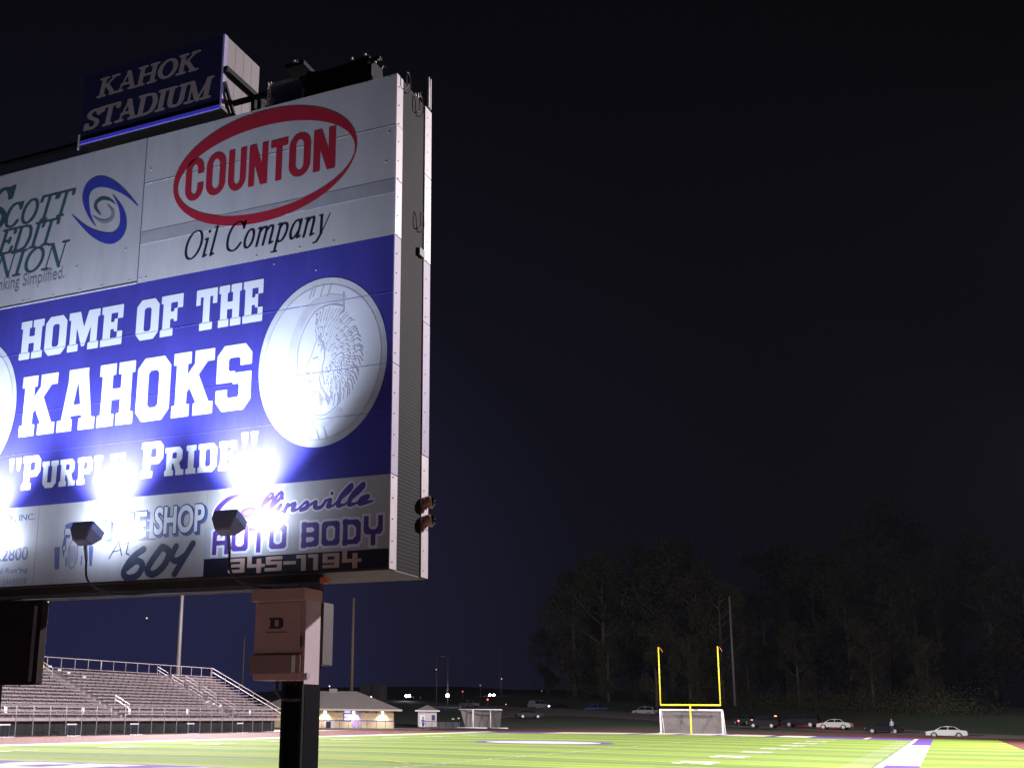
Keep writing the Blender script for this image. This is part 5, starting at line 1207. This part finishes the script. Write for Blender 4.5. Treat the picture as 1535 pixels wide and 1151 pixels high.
far_lamp('hill_lamp', 752, 1017, 262, .16, (.6, .75, .65), 1., 'small dim greenish lamp high on a pole above the pink headlights', 'lamp')
far_lamp('hill_lamp', 812, 1035, 262, .14, (.4, .45, .25), .5, 'tiny dim yellow lamp above the pale grey van', 'lamp')
far_lamp('hill_lamp', 720, 1026.5, 262, .2, (.5, .5, .45), .25, 'faint grey round lamp above the red traffic light', 'lamp')
far_lamp('hill_lamp', 654, 1003, 250, .16, (.8, .7, .9), .6, 'small lilac lamp on the thin pole left of the street lamp', 'lamp')
for px, py, lab in ((679, 1077, 'left one of two white ground lamps beside the left soccer goal'), (687.5, 1076, 'right one of two white ground lamps beside the left soccer goal')):
    p = atY(px, py, 150); t = thing('ground_lamp', lab, 'lamp', (p.x, 150, 0)); MB().box(p.x-.12, p.x+.16, 149.9, 150.1, p.z-.09, p.z+.09).build('lamp_face', m_whitepaint, t); MB().tube([(p.x, 150.02, 0), (p.x, 150.02, p.z-.09)], .04, 6).build('stake', m_darksteel, t)
# plane light in the night sky
p = atY(220, 926, 400); t = MB().tube([(p.x, p.y, p.z-.4), (p.x, p.y, p.z), (p.x, p.y, p.z+.4)], [.15, .4, .15], 8).build('distant_light', mat('amber sky light', (1, .8, .4), emit=((1, .66, .35), 1.2))); tag(t, 'tiny amber light in the night sky left of the tall mast', 'light')

# poles
def pole(px, y0p, y1p, Y, r, mm, label, name='utility_pole', arm=False):
    a = atY(px, y1p, Y); b = atY(px, y0p, Y); t = thing(name, label, 'pole', (a.x, Y, a.z-1)); MB().tube([(a.x, Y, min(a.z, 0) if a.z < 1 else a.z-2), (a.x, Y, b.z)], [r*1.15, r*.85], 8).build('shaft', mm, t, smooth=True)
    if arm: MB().tube([(a.x, Y, b.z), (a.x-1.1, Y, b.z+.15)], .05, 6).build('arm', mm, t); MB().box(a.x-1.7, a.x-1.0, Y-.15, Y+.15, b.z+.05, b.z+.22).build('lamp_head', m_alu2, t)
    return t
pole(527, 896, 1035, 172, .26, m_wood, 'brown wooden pole rising behind the field house')
pole(364, 955, 1010, 150, .12, m_wood, 'thin pole seen between the light mast and the control cabinet')
pole(671, 984, 1042, 242, .17, m_wood, 'street lamp pole with a short arm above the glaring lamp', 'street_lamp', True)
pole(654.5, 985, 1045, 252, .12, m_wood, 'thin faint pole left of the street lamp')
pole(750, 930, 1036, 275, .14, m_wood, 'thin faint pole above the pink headlights')
pole(1101, 893, 1040, 200, .20, mat('grey pole', (.20, .18, .18)), 'tall grey pole right of the yellow goal post, before the trees')

# ================================================================== TREES
def tree_mesh(seed, leaf):
    rnd = random.Random(seed); tr = MB(); H_ = 1.0
    tr.tube([(0, 0, 0), (.01, 0, .3), (-.01, .01, .6), (0, 0, .9)], [.022, .017, .011, .003], 7)
    cl = []
    for k in range(20):
        z = .08+.041*k+rnd.uniform(-.02, .02); a = rnd.uniform(0, 2*PI); L_ = (.24-.18*abs(z-.5)/.5)*rnd.uniform(.7, 1.25); e_ = (L_*math.cos(a), L_*math.sin(a), z+L_*.7)
        tr.tube([(0, 0, z), (e_[0]*.5, e_[1]*.5, z+L_*.3), e_], [.008, .005, .002], 5)
        cl.append((e_, .06+rnd.uniform(0, .05))); cl.append(((e_[0]*.6, e_[1]*.6, z+L_*.4), .07))
        for j in range(2): cl.append(((e_[0]+rnd.uniform(-.08, .08), e_[1]+rnd.uniform(-.08, .08), e_[2]+rnd.uniform(-.07, .07)), .035+rnd.uniform(0, .035)))
    cl.append(((0, 0, .93), .06))
    lf = MB()
    for c, r in cl:
        for j in range(110):
            d = Vector((rnd.gauss(0, 1), rnd.gauss(0, 1), rnd.gauss(0, 1))).normalized()*r*rnd.uniform(.3, 1.1)**.6; q = Vector(c)+d
            s_ = rnd.uniform(.005, .011); n_ = Vector((rnd.gauss(0, 1), rnd.gauss(0, 1), rnd.gauss(0, 1))).normalized(); a = n_.orthogonal().normalized()*s_; b = n_.cross(a).normalized()*s_*.7
            lf.face([q-a, q+b, q+a, q-b])
    return tr, lf
TM = []
for s_ in range(4):
    tr, lf = tree_mesh(20+s_, m_leaf); t = thing('tree', 'x', 'tree', (0, 0, 0)); to = tr.build('trunk', m_bark, t, smooth=True); lo = lf.build('crown', m_leaf if s_ % 2 else m_leaf2, t); TM.append([t, False])
spots = [(858, 850, 246, 'dark tree at the left end of the far wood'), (900, 832, 238, 'dark olive tree above the blue pickup truck'), (945, 812, 244, 'tall tree above the silver car'), (1000, 806, 236, 'tallest tree between the two goal post uprights'), (1040, 858, 222, 'tree just left of the right goal post upright'), (1076, 872, 216, 'pale bare topped tree left of the tall grey pole'),
 (1140, 880, 240, 'dark tree right of the tall grey pole'), (1160, 812, 262, 'tall dim tree far above the black vehicles'), (1215, 822, 244, 'tree above the black tall utility vehicle'), (1262, 850, 226, 'bushy tree above the white sedan'), (1320, 752, 236, 'tallest tree at the right, rising above the others'), (1362, 850, 214, 'olive tree above the black car and person'), (1395, 822, 224, 'tree with a pale trunk at the far right edge'), (1470, 800, 224, 'tree beyond the right edge of the road bend'), (1530, 830, 216, 'last tree of the wood at the right'), (980, 930, 214, 'low tree behind the left goal post upright'), (1300, 930, 208, 'low bushy tree above the sedan boot'), (1190, 935, 214, 'low tree behind the black tall utility vehicle'), (820, 940, 262, 'dim tree above the pale van'), (910, 960, 226, 'low bushy tree above the blue pickup truck bed'), (1385, 950, 200, 'low bushy tree near the right edge'), (880, 880, 262, 'broad tree behind the trees above the blue pickup truck'), (975, 850, 262, 'broad tree behind the left goal post upright'), (1060, 900, 250, 'broad tree behind the grey pole'), (1115, 930, 226, 'low bushy tree just right of the tall grey pole'), (1240, 870, 262, 'broad tree behind the white sedan'), (1345, 880, 250, 'broad tree behind the black car'), (1030, 950, 208, 'low bushy tree between the goal post uprights'), (1430, 900, 236, 'broad tree beyond the right edge')]
rnd = random.Random(9)
def ground_at(px, Y):
    q = min(range(len(RF)), key=lambda i: abs(RF[i].x/RF[i].y - atY(px, 1060, Y).x/Y)); dy = Y-RF[q].y
    return RF[q].z + (max(0, min(dy, 18))/18*2.4) + max(0, dy-18)/60*4
for k, (px, py, Y, lab) in enumerate(spots):
    top = atY(px, py, Y); zb_ = ground_at(px, Y)-.6; base = TM[k % 4]
    if not base[1]: t = base[0]; base[1] = True
    else: t = copy_tree(base[0])
    h = top.z-zb_; t.location = (top.x, Y, zb_); t.scale = (h*rnd.uniform(.85, 1.15),)*2+(h,); t.rotation_euler = (0, 0, rnd.uniform(0, 6.28)); tag(t, lab, 'tree', 'trees of the far wood')
# undergrowth along the hillside
ug = MB(); rnd = random.Random(4)
for k in range(30000):
    px = rnd.uniform(840, 1535); i = min(range(len(RF)), key=lambda i: abs(RF[i].x/RF[i].y-atY(px, 1060, 200).x/200)); f_ = rnd.uniform(16, 30); b = RF[i]+Vector((-f_*.22, f_, 2.2+max(0, f_-18)/15)); q = b+Vector((rnd.uniform(-3, 3), 0, abs(rnd.gauss(0, 1.6))))
    s_ = rnd.uniform(.05, .13); n_ = Vector((rnd.gauss(0, 1), rnd.gauss(0, 1), rnd.gauss(0, 1))).normalized(); a = n_.orthogonal().normalized()*s_; c_ = n_.cross(a).normalized()*s_*.8; ug.face([q-a, q+c_, q+a, q-c_])
o = ug.build('undergrowth', m_leaf); tag(o, 'dark undergrowth along the foot of the far wood', 'undergrowth', kind='stuff')

# ================================================================== thin haze volume added to blend the far trees into the sky
hz = MB().box(-640, 330, -40, 900, -1.2, 62).build('haze', m_whitepaint)
hm = bpy.data.materials.new('thin haze'); hm.use_nodes = True; n = hm.node_tree.nodes; n.remove(n['Principled BSDF'])
pv = n.new('ShaderNodeVolumePrincipled'); pv.inputs['Color'].default_value = (.70, .72, 1, 1); pv.inputs['Density'].default_value = .00002
hm.node_tree.links.new(pv.outputs[0], n['Material Output'].inputs['Volume'])
hz.data.materials.clear(); hz.data.materials.append(hm); tag(hz, 'thin haze volume added over the whole stadium', 'haze', kind='stuff')
